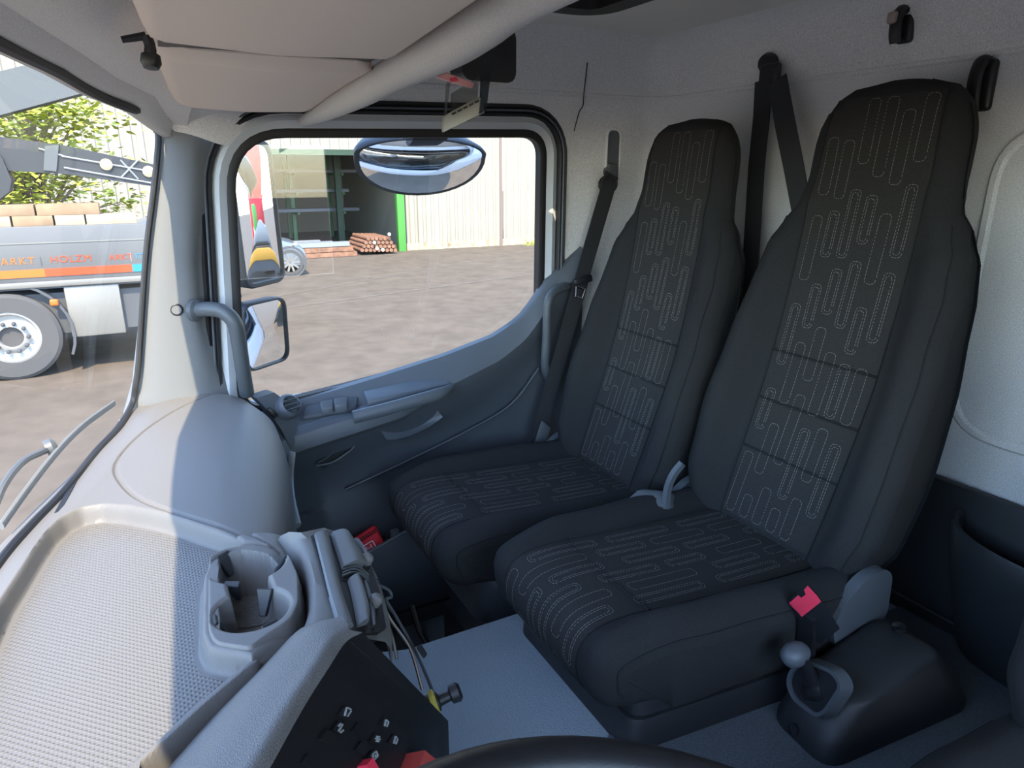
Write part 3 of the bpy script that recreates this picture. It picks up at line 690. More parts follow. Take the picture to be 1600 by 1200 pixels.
def make_seat():
    t = thing('truck_seat_unit', 'black cloth cab seat', 'seat')
    bo = back.body().build('backrest', M_fab, t, smooth=70)
    for i, (a, b) in enumerate(zip(bcuts, bcuts[1:])): back.panel(cb_, a, b-.0015).build('back_panel', M_fab2, bo, smooth=70)
    st_ = pattern(back, cb_, bcuts[0], bcuts[-1], 3, 1).build('stitching', M_thr, bo, smooth=0, fix=False); st_['kind'] = 'stuff'
    for d in bcuts[1:-1]:
        MB().tube([back.F(u, d, .0012) for u in np.linspace(-cb_(d), cb_(d), 16)], .0028, 6).build('seam', M_seam, bo)
    for sg in (-1, 1):
        MB().tube([back.F(sg*cb_(d), d, .0005) for d in np.linspace(.03, BL-.03, 50)], .0018, 6).build('seam', M_seam, bo)
        MB().tube([back.F(sg*back.W(d)*.93, d, .0004) for d in np.linspace(.04, .70, 44)], .0014, 6).build('seam', M_seam, bo)
    # hard back shell with a rounded rim
    rows = []
    for d in np.linspace(.03, BL-.05, 30):
        p, n = back.at(d); w = back.W(d); T = lerp_tab(back.tt, d); rows.append([Vector((u, p.y, p.z))-n*(T-.02*(abs(k) > .95)+.024*(1-k*k)) for k, u in ((k, k*w*1.02) for k in np.linspace(-1, 1, 15))])
    MB().grid(rows).build('back_shell', M_dark2, bo)
    co = cush.body().build('cushion', M_fab, t, smooth=70)
    for a, b in zip(ccuts, ccuts[1:]): cush.panel(cc_, a, b-.0015).build('seat_panel', M_fab2, co, smooth=70)
    st_ = pattern(cush, cc_, ccuts[0], ccuts[-1], 11, 1).build('stitching', M_thr, co, smooth=0, fix=False); st_['kind'] = 'stuff'
    MB().tube([cush.F(u, ccuts[1], .001) for u in np.linspace(-cc_(.3), cc_(.3), 16)], .003, 6).build('seam', M_seam, co)
    for sg in (-1, 1):
        MB().tube([cush.F(sg*cc_(d), d, .0005) for d in np.linspace(.02, CLn-.03, 40)], .0018, 6).build('seam', M_seam, co)
        MB().tube([cush.F(sg*cush.W(d)*.985, d, 0) for d in np.linspace(.05, CLn-.05, 40)], .0016, 6).build('seam', M_seam, co)
    # recliner cover on each side
    for sg in (-1, 1):
        q = [(-.925, .45), (-.95, .49), (-1.0, .525), (-1.05, .53), (-1.075, .51), (-1.08, .42), (-1.02, .38), (-.94, .40)]
        q = round_poly([Vector(v) for v in q], .02, 4)
        m = MB(); m.prism([(sg*.218, v.x, v.y) for v in q], (sg*.022, 0, 0)); m.build('recliner_cover', M_shell, t, smooth=50)
    return t
s1 = make_seat(); s1.location = (1.37, 0, 0)
tag(s1, 'black cloth seat beside the passenger door', 'seat', 'cab seats')
s2 = copy_tree(s1); s2.location = (.887, -.055, .04)
tag(s2, 'black cloth middle seat on the engine tunnel, next to the brake console', 'seat', 'cab seats')
s3 = copy_tree(s1); s3.location = (.165, .0, .0); s3.rotation_euler = (0, 0, 0)
tag(s3, 'black cloth driver seat, only its cushion edge showing past the brake console', 'seat', 'cab seats')
for ch in [x for x in bpy.data.objects if x.parent == s3 and x.name.startswith('recliner')]: bpy.data.objects.remove(ch)
# passenger seat pedestal: plastic skirt, bellows, foot
bs = MB(); q = round_poly([Vector((-.175, -.56)), Vector((.175, -.56)), Vector((.225, -1.05)), Vector((-.225, -1.05))], .05, 5)
bs.loft([[(1.36+p.x*k, p.y, z) for p in q] for z, k in ((.40, .98), (.395, 1.0), (.36, 1.0), (.355, .985), (.28, .95), (.275, .9))]); bs.build('seat_skirt', mat('dark_seat_plastic', (.045, .05, .057), .4, bump=.15, bscale=800), s1, smooth=50)
be = MB(); rings = []
for i in range(9): rings.append([(1.36+p.x*(.86 if i % 2 else .78), -.80+(p.y+.80)*(.86 if i % 2 else .78), .285-.16*i/8) for p in q])
be.loft(rings).build('bellows', M_rub, s1, smooth=50)
MB().box((1.36, -.80, .065), (.36, .40, .13), .015).build('pedestal', M_dark2, s1)
MB().tube(catmull([P(640, 935, 'z', .12), P(655, 985, 'z', .05), P(675, 1012, 'z', .03), P(688, 1005, 'z', .05)], 6), .008, 8).build('slide_lever', M_dark, s1)
# middle seat plinth
q = round_poly([Vector((-.185, -.57)), Vector((.185, -.57)), Vector((.225, -1.10)), Vector((-.235, -1.10))], .03, 5)
m = MB(); m.loft([[(.887+p.x*k, -.8+(p.y+.8)*k-.02, z) for p in q] for z, k in ((ZT, 1.02), (.395, 1.0), (.404, .985), (.404, .95), (.43, .93))]); m.build('plinth', M_dark2, s2, smooth=50)
q = round_poly([Vector((-.2, -.45)), Vector((.2, -.45)), Vector((.2, -.95)), Vector((-.2, -.95))], .05, 5)
m = MB(); m.loft([[(.165+p.x*k, p.y, z) for p in q] for z, k in ((.0, .9), (.30, .9), (.34, 1.0), (.42, 1.0))]); m.build('pedestal', M_dark2, s3, smooth=50)
# ================================================================== BELTS, BUCKLES, HANDLES, HOOKS
bl = thing('seat_belt', 'black belt running from the door pillar down beside the door seat', 'belt', tuple(P(950, 290, 'x', 1.69)), 'seat belts')
# belts lie against the wall, pass the seat and run to the floor anchor
pts = [P(956, 272, 'x', 1.685), P(948, 300, 'x', 1.675), P(930, 362, 'x', 1.665), P(912, 425, 'x', 1.655), P(903, 458, 'x', 1.65), P(886, 520, 'x', 1.645), P(866, 590, 'x', 1.64), P(848, 655, 'x', 1.635), P(838, 702, 'x', 1.63)]
MB().strap(catmull(pts, 5), (0, -1, -.35), .048, .003).build('webbing', M_belt, bl)
c = P(910, 438, 'x', 1.643); MB().box(c, (.018, .062, .022), .006, 2, rot=Matrix.Rotation(R(-12), 3, 'X')).build('tongue_grip', M_dark, bl)
tp = [P(900, 448, 'x', 1.635), P(914, 452, 'x', 1.635), P(909, 466, 'x', 1.635), P(899, 463, 'x', 1.635)]
MB().tube(tp+[tp[0]], .0028, 6).build('tongue', M_chrome, bl)
c = P(950, 288, 'x', 1.683); MB().tube([c+Vector((0, .026*a, .020*b)) for a, b in circ(18)]+[c+Vector((0, .026, 0))], .007, 8).build('guide_ring', M_dark, bl)
MB().lathe(P(952, 268, 'x', 1.70), (-1, 0, 0), [(.016, -.01), (.016, .006), (.011, .01), (.0005, .011)], 16).build('anchor_bolt', M_shell, bl)
MB().hull8([P(832, 700, 'x', 1.62), P(846, 655, 'x', 1.62), P(862, 668, 'x', 1.62), P(846, 708, 'x', 1.62)], [P(832, 700, 'x', 1.65), P(846, 655, 'x', 1.65), P(862, 668, 'x', 1.65), P(846, 708, 'x', 1.65)], .006).build('end_fitting', M_shell, bl)
rl = thing('belt_rail', 'slotted grey height adjuster rail on the wall above the door seat', 'rail', tuple(P(957, 250, 'x', XD)))
def wallp(px, py, ins): return P(px, py, 'x', XD-ins)
ctr = wallp(958, 245, .004); q = round_poly([Vector((-.024, -.075)), Vector((.024, -.075)), Vector((.024, .075)), Vector((-.024, .075))], .0235, 8)
MB().tube([ctr+Vector((0, p.x, p.y)) for p in q]+[ctr+Vector((0, q[0].x, q[0].y))], .004, 6).build('slot_rim', M_wall, rl)
MB().prism([ctr+Vector((.002, p.x*.86, p.y*.95)) for p in q], (-.0015, 0, 0)).build('slot_back', M_door_up, rl)
MB().box(wallp(955, 264, .012), (.018, .026, .03), .005).build('adjuster', M_shell, rl)

b2 = thing('seat_belt', 'black belt hanging from the rear wall between the two seat headrests', 'belt', tuple(P(1205, 100, 'y', YR)), 'seat belts')
MB().lathe(P(1207, 100, 'y', YR), (0, 1, 0), [(.024, 0), (.024, .02), (.018, .03), (.012, .032), (.0005, .033)], 18).build('anchor_bolt', M_dark, b2)
MB().box(P(1203, 118, 'y', YR+.03), (.060, .02, .055), .01, 3).build('guide_ring', M_dark, b2)
MB().strap([P(1193, 125, 'y', YR+.04), P(1190, 180, 'y', YR+.045), P(1182, 260, 'y', YR+.05), P(1172, 420, 'y', YR+.06), P(1150, 640, 'y', YR+.07)], (1, 0, .05), .05, .003).build('webbing', M_belt, b2)
MB().strap([P(1214, 125, 'y', YR+.05), P(1226, 190, 'y', YR+.07), P(1240, 260, 'y', YR+.09), P(1262, 380, 'y', YR+.10), P(1290, 560, 'y', YR+.10)], (1, 0, .2), .05, .003).build('webbing', M_belt, b2)

bk = thing('belt_buckle', 'seat belt buckle with red release button on a short stalk', 'buckle', tuple(P(1265, 1000, 'z', .40)))
yb_ = -.88
q = [P(1227, 939, 'y', yb_), P(1262, 911, 'y', yb_), P(1280, 931, 'y', yb_), P(1246, 959, 'y', yb_)]
bdir = (P(1285, 985, 'y', yb_-.03)-P(1252, 936, 'y', yb_)).normalized()
MB().hull8(q, [p+bdir*.07 for p in q], .004).build('housing', M_dark, bk)
qi = [P(1237, 939, 'y', yb_+.003), P(1247, 930, 'y', yb_+.003), P(1252, 934, 'y', yb_+.003), P(1259, 929, 'y', yb_+.003), P(1256, 922, 'y', yb_+.003), P(1262, 915, 'y', yb_+.003), P(1277, 931, 'y', yb_+.003), P(1247, 955, 'y', yb_+.003), P(1233, 942, 'y', yb_+.003)]
MB().prism(qi, bdir*.012).build('release_button', M_red, bk)
MB().strap([P(1262, 960, 'y', yb_-.01), P(1262, 985, 'y', yb_-.02), P(1258, 1020, 'y', yb_-.03), P(1260, 1045, 'y', yb_-.03)], (1, 0, 0), .03, .012).build('stalk', M_dark, bk)
b4 = thing('belt_buckle', 'narrow black belt buckle lying between the seats beside the recliner', 'buckle', tuple(P(1050, 800, 'y', -1.05)))
MB().strap(catmull([P(1040, 795, 'y', -.93), P(1043, 765, 'y', -.94), P(1052, 742, 'y', -.95), P(1066, 724, 'y', -.97)], 4), (1, 0, 0), .013, .012).build('stalk', M_shell, b4)
# wide grey lever cover between the seats
rcv = thing('recliner_lever', 'grey recliner lever cover between the two cushions', 'lever', tuple(P(1010, 780, 'y', -.95)))
q = [P(970, 786, 'y', -.86), P(998, 762, 'y', -.90), P(1040, 766, 'y', -.95), P(1036, 792, 'y', -.92)]
MB().hull8(q, [p+Vector((0, -.06, -.03)) for p in q], .008, 3).build('cover', M_shell, rcv)

def handle(name, label, pts, r, m, ends):
    t = thing(name, label, 'handle', tuple(pts[0]), 'grab handles')
    MB().tube(catmull(pts, 8), r, 12).build('bar', m, t)
    for c, ax in ends: MB().lathe(c, ax, [(r*1.55, -.006), (r*1.55, .004), (r*1.2, .009), (r*.9, .012)], 16).build('foot', m, t)
    return t
p0 = P(306, 485, 'x', 1.665)
handle('grab_handle', 'slate grey curved grab handle on the windscreen pillar', [p0, P(328, 483, 'x', 1.63), P(350, 488, 'x', 1.61), P(367, 506, 'x', 1.60), P(374, 540, 'x', 1.61), P(380, 580, 'x', 1.63), P(386, 615, 'x', 1.66)], .0165, M_hand, [(p0, (-.6, -.7, 0))])
p1 = P(893, 448, 'x', 1.70)
handle('grab_handle', 'slim dark grab handle on the door pillar behind the door window', [p1, P(880, 449, 'x', 1.66), P(864, 458, 'x', 1.645), P(856, 478, 'x', 1.64), P(854, 530, 'x', 1.64), P(852, 575, 'x', 1.65), P(862, 600, 'x', 1.69)], .0125, M_hand, [(p1, (-1, 0, 0))])

def hook(px, py, h, label, tip):
    c = P(px, py, 'y', YR); t = thing('coat_hook', label, 'hook', tuple(c), 'coat hooks on the rear wall')
    MB().box(c+Vector((0, .008, 0)), (.034, .018, h), .008, 3).build('base', M_dark, t)
    q = catmull([c+Vector((0, .008, h*.44)), c+Vector((.002, .026, h*.46)), c+Vector((.004, .034, h*.2)), c+Vector((.004, .034, -h*.2)), c+Vector((.004, .028, -h*.48))], 5)
    MB().tube(q, .010, 10, flat=(1.3, .9)).build('hook', M_dark, t)
    if tip: MB().box(c+Vector((.008, .042, h*.22)), (.020, .012, .022), .005).build('cap', mat('beige_cap', (.32, .25, .21), .6), t)
hook(1420, 42, .062, 'short black coat hook with a beige tip high on the rear wall', True)
hook(1543, 134, .088, 'long black coat hook on the rear wall behind the middle seat headrest', False)

# rear wall: oval blanked window panel, dark lower shelf panel with pocket
op = structure('window_4', 'blanked rear window panel with rounded grey border', 'window', (.35, YR, 1.0))
a, b, c_, d_ = P(1552, 240, 'y', YR), P(1552, 615, 'y', YR), None, None
q = round_poly([Vector((a.x, .745)), Vector((a.x, 1.335)), Vector((-.1, 1.335)), Vector((-.1, .745))], .11, 10)
qi = offset_poly(q, -.022)
MB().grid([[(p.x, YR+.001, p.y) for p in q], [(p.x, YR+.007, p.y) for p in offset_poly(q, -.006)], [(p.x, YR+.007, p.y) for p in offset_poly(q, -.016)], [(p.x, YR+.002, p.y) for p in qi]], close_u=True).build('border', M_wall, op)
rp = thing('rear_shelf_panel', 'black plastic panel with a round pocket along the foot of the rear wall', 'panel', (.6, YR, ZT))
zp = .655
m = MB(); m.hull8([(-.3, YR+.005, ZT), (1.15, YR+.005, ZT), (1.15, YR+.005, zp), (-.3, YR+.005, zp)], [(-.3, YR+.05, ZT), (1.15, YR+.05, ZT), (1.15, YR+.028, zp), (-.3, YR+.028, zp)], .006)
m.build('panel', M_dark2, rp)
rows = []
for z, k in ((.345, .76), (.44, .90), (.55, 1.0), (.592, 1.03), (.598, 1.0), (.592, .96), (.45, .86), (.38, .7)):
    rows.append([(.48+.19*k*math.cos(a), YR+.045+.085*k*max(0, math.sin(a))**.8, z+.02*abs(math.cos(a))**4) for a in np.linspace(0, math.pi, 25)])
MB().grid(rows).build('pocket', M_dark2, rp)
MB().tube([(x, YR+.062, ZT+.055) for x in (1.1, .7, .3, -.1)], .004, 6).build('ledge', M_dark2, rp)

# ================================================================== PARKING BRAKE CONSOLE
bc = thing('brake_console', 'black plastic parking brake console on the tunnel beside the middle seat', 'console', (.57, -1.0, ZT))
ZB = ZT+.015
f0, f1, f2, f3 = P(1200, 1120, 'z', ZB), P(1292, 1210, 'z', ZB), P(1520, 1108, 'z', ZB), P(1400, 1010, 'z', ZB)
g0, g1, g2, g3 = P(1242, 1052, 'z', .44), P(1345, 1110, 'z', .44), P(1478, 1020, 'z', .475), P(1372, 960, 'z', .475)
bot = round_poly([Vector((p.x, p.y)) for p in (f0, f1, f2, f3)], .04, 6); tp = round_poly([Vector((p.x, p.y)) for p in (g0, g1, g2, g3)], .035, 6)
def tz(p): # sloping lid
    t = max(0, min(1, (-.86-p.y)/.25)); return .435+.04*t
rings = [[(p.x, p.y, ZB-.01) for p in bot], [(p.x, p.y, ZB+.02) for p in bot]]
for k in (.35, .7, .9, .97):
    rings.append([(a.x+(b.x-a.x)*k, a.y+(b.y-a.y)*k, ZB+.02+(tz(b)-ZB-.02)*min(1, (k**.9))) for a, b in zip(bot, tp)])
cen = sum((Vector((p.x, p.y)) for p in tp), Vector((0, 0)))/len(tp)
for k, dz in ((.06, .006), (.2, .009), (.6, .011), (.97, .012)):
    rings.append([(p.x+(cen.x-p.x)*k, p.y+(cen.y-p.y)*k, tz(p)*(1-k)+tz(cen)*k+dz-.004) for p in tp])
MB().loft(rings).build('cover', M_dark2, bc, smooth=60)
# sloped front face carries the lever gate; plane through three points
e0, e1 = Vector(f0), Vector(f1); e2 = Vector((g0.x, g0.y, .435))
nf = (e1-e0).cross(e2-e0).normalized()
if nf.dot(Vector(CAM)-e0) < 0: nf = -nf
def bc_pt(px, py, h):
    d = fw+rt*((px-800)/FPX)+up*((600-py)/FPX); o_ = Vector(CAM); return o_+d*((e0-o_).dot(nf)/d.dot(nf))+nf*h
gate = [(1246, 1050), (1268, 1032), (1312, 1050), (1326, 1072), (1300, 1112), (1286, 1118), (1252, 1092), (1242, 1070)]
gp = [bc_pt(x, y, .012) for x, y in gate]; ux = (gp[2]-gp[0]).normalized(); uy = nf.cross(ux); g0_ = gp[0]
g2d = round_poly([Vector(((p-g0_).dot(ux), (p-g0_).dot(uy))) for p in gp], .012, 4)
def g3d(p, h): return g0_+ux*p.x+uy*p.y+nf*h
MB().grid([[g3d(p, -.02) for p in offset_poly(g2d, -.004)], [g3d(p, .006) for p in offset_poly(g2d, -.003)], [g3d(p, .007) for p in offset_poly(g2d, .003)], [g3d(p, -.02) for p in offset_poly(g2d, .006)]], close_u=True).build('gate_rim', M_hand, bc)
MB().prism([g3d(p, .0) for p in g2d], nf*.001).build('gate_well', M_rub, bc)
dc = bc_pt(1280, 1080, .0); MB().lathe(dc-uy*.0-ux*.022, ux, [(.018, 0), (.020, .006), (.020, .03), (.018, .038), (.001, .04)], 24).build('drum', M_dark, bc)
l0 = bc_pt(1277, 1066, .012); l1 = P(1252, 1028, 'z', l0.z+.055)
MB().tube([l0, l0.lerp(l1, .5)+Vector((0, 0, .005)), l1], [.013, .010, .009], 12).build('lever', M_dark, bc)
kb = MB(); k0 = P(1243, 1022, 'z', l1.z); kx = (P(1225, 1030, 'z', l1.z)-P(1262, 1012, 'z', l1.z)).normalized()
kb.lathe(k0-kx*.022, kx, [(.004, 0), (.014, .003), (.019, .014), (.020, .026), (.016, .040), (.008, .047), (.0005, .049)], 20); kb.build('knob', M_shell, bc)
s_ = bc_pt(1244, 1140, .004); MB().lathe(s_, nf, [(.011, -.004), (.0105, .004), (.0085, .004), (.008, -.004), (.0045, -.004), (.004, .0), (.0005, .0)], 18).build('screw_hole', M_rub, bc)
s_ = Vector((*P(1404, 983, 'z', .48).xy, .484)); MB().lathe(s_, (0, .15, 1), [(.011, -.006), (.0105, .003), (.008, .002), (.0005, .001)], 18).build('screw_cap', M_dark, bc)
# low black tray between console and seat
bt = thing('document_pocket', 'thin black pocket standing between middle seat and brake console', 'pocket', tuple(P(1310, 1000, 'z', ZT)))
q = [P(1283, 1000, 'y', -1.0), P(1300, 935, 'y', -1.0), P(1343, 945, 'y', -1.06), P(1335, 985, 'y', -1.06)]
MB().hull8(q, [p+Vector((.03, -.015, -.02)) for p in q], .004).build('sleeve', M_dark, bt)

# ================================================================== STEERING WHEEL
sw_ = thing('steering_wheel', 'black steering wheel, top of its rim showing', 'steering wheel', (.10, -.16, .86))
wc = Vector((.075, -.165, .895)); wn = Vector((.0, -.30, .95)).normalized(); wx = Vector((1, 0, 0)); wy = wn.cross(wx)
RW = .225
MB().tube([wc+(wx*a+wy*b)*RW for a, b in circ(72)]+[wc+wx*RW], .0165, 14, cap=False).build('rim', M_dark, sw_)
for a in (-20, 200, 60, 120):
    a = R(a); d = wx*math.cos(a)+wy*math.sin(a); MB().strap([wc+d*.05-wn*.03, wc+d*.14-wn*.025, wc+d*(RW-.004)], d.cross(wn), .038, .014).build('spoke', M_dark2, sw_)
MB().lathe(wc-wn*.05, wn, [(.05, 0), (.085, .01), (.09, .03), (.07, .042), (.001, .045)], 28).build('hub', M_dark, sw_)
MB().tube([wc-wn*.05, wc-wn*.05+Vector((0, .12, -.35))], .04, 14).build('column', M_dark, sw_)

# ================================================================== OVERHEAD VISOR CONSOLE
oc = thing('overhead_visor', 'beige overhead sun visor with a rolled rear edge above the windscreen', 'visor', (.9, -.2, 1.39))
def uz(x): return float(np.interp(x, [-.4, .4, .9, 1.1, 1.3, 1.45, 1.58], [1.392, 1.388, 1.385, 1.385, 1.382, 1.372, 1.360]))
def uyr(x): return float(np.interp(x, [-.4, .5, 1.0, 1.3, 1.58], [-.26, -.275, -.325, -.345, -.345]))
def uyf(x): return float(np.interp(x, [-.4, .5, .9, 1.2, 1.45, 1.58], [.02, .0, -.035, -.06, -.085, -.115]))
def slab(x0, x1, r0, r1, name, th=.05, n=24, lo=0):
    rings = []
    for i in range(n+1):
        t = i/n; x = x0+(x1-x0)*t; a, b, z = uyf(x), uyr(x)+.002, uz(x)-lo
        e = 1.0
        if r1 and x1-x < r1: q = 1-(x1-x)/r1; e = math.sqrt(max(.02, 1-q*q))
        if r0 and x-x0 < r0: q = 1-(x-x0)/r0; e = math.sqrt(max(.02, 1-q*q))
        mid = (a+b)/2; hw = (a-b)/2*(.82+.18*e); zb = z+.012*(1-e)
        rings.append([(x, mid+hw, zb+th), (x, mid+hw, zb+.016), (x, mid+hw-.006, zb+.004), (x, mid+hw-.02, zb), (x, mid, zb-.005*e), (x, mid-hw+.01, zb), (x, mid-hw, zb+.004), (x, mid-hw, zb+th)])
    return MB().loft(rings).build(name, M_visor, oc, smooth=50)
slab(-.38, .960, 0, .02, 'visor_panel'); slab(1.012, 1.55, .012, .06, 'visor_panel')
MB().hull8([(.94, uyf(.98)-.012, 1.397), (1.02, uyf(.98)-.012, 1.397), (1.02, -.318, 1.397), (.94, -.318, 1.397)], [(.94, uyf(.98)-.012, 1.402), (1.02, uyf(.98)-.012, 1.402), (1.02, -.318, 1.402), (.94, -.318, 1.402)]).build('gap_shade_strip', M_dark, oc)  # black strip stands in for the shade in the gap between visor panels
cl2 = [(P(px, py, 'y', yy), hp) for px, py, yy, hp in ((472, 190, -.365, 7), (505, 175, -.36, 14), (560, 147, -.35, 21), (620, 113, -.345, 26), (700, 71, -.34, 35), (757, 36, -.335, 37), (830, -10, -.33, 37))]
cpts = [c for c, h in cl2]; rad = [h*(c-Vector(CAM)).dot(fw)/FPX for c, h in cl2]
ext = [cpts[-1]+(cpts[-1]-cpts[-2]).normalized()*k for k in (.3, .7)]
ext = [Vector((e_.x, e_.y, min(e_.z, 1.40))) for e_ in ext]
path = catmull(cpts+ext, 5); rr2 = [v.x for v in catmull([Vector((r_, 0, 0)) for r_ in rad+[rad[-1]]*2], 5)]
MB().tube(path, rr2, 18).build('rolled_edge', mat('grey_lining', (.50, .49, .475), .9, noise=.1, scale=400), oc, smooth=60)
rows = []
for x in np.linspace(-.38, 1.57, 20):
    rows.append([(x, uyr(x)-.03, uz(x)+.04), (x, uyr(x)-.05, uz(x)+.10), (x, uyr(x)-.06, ZC+.005)])
MB().grid(rows).build('rear_face', M_roof, oc)
# black hinge bracket
hb = P(236, 78, 'y', -.04); 
h0 = P(190, 62, 'x', .93); h1 = P(228, 56, 'x', .93); h2 = P(236, 98, 'x', .93)
MB().tube([h0, h1], [.0035, .0045], 8).build('hinge_pin', M_dark, oc)
MB().tube(catmull([h1, P(234, 70, 'x', .93), P(235, 85, 'x', .93), h2], 4), [.006]*6+[.0065]*7, 10).build('hinge_arm', M_dark, oc)
MB().lathe(P(236, 98, 'x', .93), (-.2, .1, -1), [(.010, -.008), (.011, .0), (.008, .006), (.0005, .007)], 14).build('hinge_cup', M_dark, oc)

# ================================================================== TOLL BOX HOLDER hanging by the door
hol = thing('toll_holder', 'clear plastic card holder hanging under the overhead visor', 'holder', tuple(P(740, 120, 'x', 1.1)))
hx = 1.05
q = [P(692, 208, 'x', hx), P(758, 176, 'x', hx-.03), P(752, 152, 'x', hx-.03), P(694, 183, 'x', hx)]
MB().hull8(q, [p+Vector((.006, 0, .002)) for p in q], .001, 1).build('tray', mat('frosted_plastic', (.24, .23, .20), .35), hol)
q = [P(692, 208, 'x', hx), P(697, 183, 'x', hx), P(704, 128, 'x', hx), P(699, 128, 'x', hx)]
MB().hull8(q, [p+Vector((.004, 0, 0)) for p in q], 0).build('side', M_clear, hol)
q = [P(750, 178, 'x', hx-.03), P(760, 172, 'x', hx-.03), P(771, 82, 'x', hx-.03), P(754, 82, 'x', hx-.03)]
MB().hull8(q, [p+Vector((.004, 0, 0)) for p in q], 0).build('side', M_smoke, hol)
q = [P(704, 182, 'x', hx+.02), P(746, 158, 'x', hx+.0), P(748, 120, 'x', hx+.0), P(706, 146, 'x', hx+.02)]
MB().hull8(q, [p+Vector((.003, 0, 0)) for p in q], 0).build('card', M_clear, hol)
q = [P(680, 120, 'x', hx), P(698, 113, 'x', hx), P(742, 130, 'x', hx), P(738, 138, 'x', hx)]
MB().hull8(q, [p+Vector((.02, 0, .003)) for p in q], .001, 1).build('tab', mat('pale_red_plastic', (.75, .35, .33), .4), hol)
q = [P(703, 122, 'x', hx-.002), P(713, 120, 'x', hx-.002), P(717, 126, 'x', hx-.002), P(705, 128, 'x', hx-.002)]
MB().hull8(q, [p+Vector((.002, 0, 0)) for p in q], 0).build('tab_mark', M_red, hol)
for k in range(5):
    x = 707+k*9; y = 177-k*4.6; q = [P(x, y+3, 'x', hx-.012-.004*k), P(x+6, y, 'x', hx-.012-.004*k), P(x+5, y-3, 'x', hx-.012-.004*k), P(x-1, y, 'x', hx-.012-.004*k)]
    MB().hull8(q, [p+Vector((.002, 0, 0)) for p in q], 0).build('slot', M_dark, hol)
# dark device it hangs from
dv = thing('overhead_speaker', 'dark rounded housing at the roof beside the toll holder', 'housing', tuple(P(790, 90, 'x', 1.12)))
q = round_poly([Vector((-.05, -.035)), Vector((.05, -.035)), Vector((.05, .05)), Vector((-.05, .05))], .02, 5); cc = P(765, 92, 'x', 1.12)
MB().prism([cc+Vector((.0, -p.x, p.y)) for p in q], (.05, 0, 0)).build('case', M_dark, dv)
MB().hull8([(cc.x+.01, cc.y-.02, cc.z+.045), (cc.x+.04, cc.y-.02, cc.z+.045), (cc.x+.04, cc.y+.02, cc.z+.045), (cc.x+.01, cc.y+.02, cc.z+.045)], [(cc.x+.01, cc.y-.03, ZC), (cc.x+.04, cc.y-.03, ZC), (cc.x+.04, cc.y+.01, ZC), (cc.x+.01, cc.y+.01, ZC)], .003).build('bracket', M_dark, dv)

# ================================================================== FIRST AID POUCH standing in the door pocket
XP = 1.575
rz0, rz1 = P(567, 870, 'x', XP), P(646, 826, 'x', XP); sl_ = (rz1.z-rz0.z)/(rz1.y-rz0.y)
def rimz(y): return rz0.z+(y-rz0.y)*sl_
pk = MB(); ys_ = np.linspace(-.26, -.80, 14)
pk.grid([[(XP+.03, y, .03), (XP+.004, y, .12), (XP, y, rimz(y)-.006), (XP+.003, y, rimz(y)), (XP+.008, y, rimz(y)), (XP+.012, y, rimz(y)-.006), (XP+.016, y, .12)] for y in ys_])
pk.build('door_pocket', M_door, door)
MB().tube([(XP+.004, y, rimz(y)+.001) for y in ys_], .0045, 8).build('pocket_rim', M_hand, door)
MB().box((XP+.065, -.53, .10), (.11, .54, .02)).build('pocket_floor', M_dark, door)
MB().box(P(617, 834, 'x', XP+.012), (.015, .022, .025), .004).build('pocket_clip', M_hand, door)
po = thing('first_aid_pouch', 'red nylon first aid pouch with white print standing in the door pocket', 'pouch', tuple(P(572, 870, 'x', 1.62)))
q = [P(535, 850, 'x', 1.635), P(586, 817, 'x', 1.635), P(603, 852, 'x', 1.592), P(556, 880, 'x', 1.592)]
n_ = (q[1]-q[0]).cross(q[2]-q[0]).normalized(); n_ = n_ if n_.x < 0 else -n_
MB().hull8(q, [p-n_*.045-Vector((0, 0, .012)) for p in q], .010, 3).build('body', M_redcl, po)
zl = [q[0].lerp(q[3], .28), q[1].lerp(q[2], .28)]
MB().tube([p+n_*.003 for p in (zl[0].lerp(zl[1], .05), zl[0].lerp(zl[1], .5), zl[0].lerp(zl[1], .95))], .004, 6).build('zip', mat('dark_red_tape', (.25, .005, .01), .7), po)
def pq(u, v, h=.001): a = q[0].lerp(q[1], u); b = q[3].lerp(q[2], u); return a.lerp(b, v)+n_*h
pr = MB()
for u0, v0, u1, v1 in ((.30, .55, .72, .56), (.72, .56, .72, .9), (.35, .66, .5, .67), (.35, .74, .6, .75), (.35, .82, .55, .83), (.62, .64, .63, .85), (.08, .8, .2, .82)):
    a, b = pq(u0, v0), pq(u1, v1); t = (b-a).normalized(); s = n_.cross(t)*.0012; pr.add([a-s, b-s, b+s, a+s], [(0, 1, 2, 3)])
pr.build('print', M_white, po, smooth=0)

# ================================================================== OUTSIDE
ZG = -1.15
M_asph = mat('asphalt', (.104, .086, .068), .9, noise=.16, scale=3.0, bump=.4, bscale=60, spec=.2)
n = M_asph.node_tree
M_cream = mat('cream_sheet_metal', (.25, .232, .19), .6, noise=.04, scale=2)
M_green = mat('green_paint', (.07, .26, .05), .5)
M_steel = mat('grey_steel', (.24, .26, .28), .45, metal=.3)
M_rust = mat('rusty_steel', (.20, .10, .06), .8, noise=.35, scale=8)
M_pale = mat('pale_timber', (.34, .27, .19), .75, noise=.12, scale=6)
M_hall = mat('hall_dark_wall', (.26, .24, .19), .9)
M_tg = mat('truck_grey_board', (.105, .108, .11), .45)
M_tyre = mat('tyre_rubber', (.06, .06, .062), .85)
M_tdark = mat('chassis_dark', (.06, .066, .075), .7)
M_alu = mat('aluminium', (.19, .185, .17), .4, metal=.2)
M_or = mat('orange_paint', (.50, .11, .01), .5); M_or2 = mat('red_orange_paint', (.48, .05, .01), .5); M_bl = mat('blue_paint', (.01, .18, .40), .5)
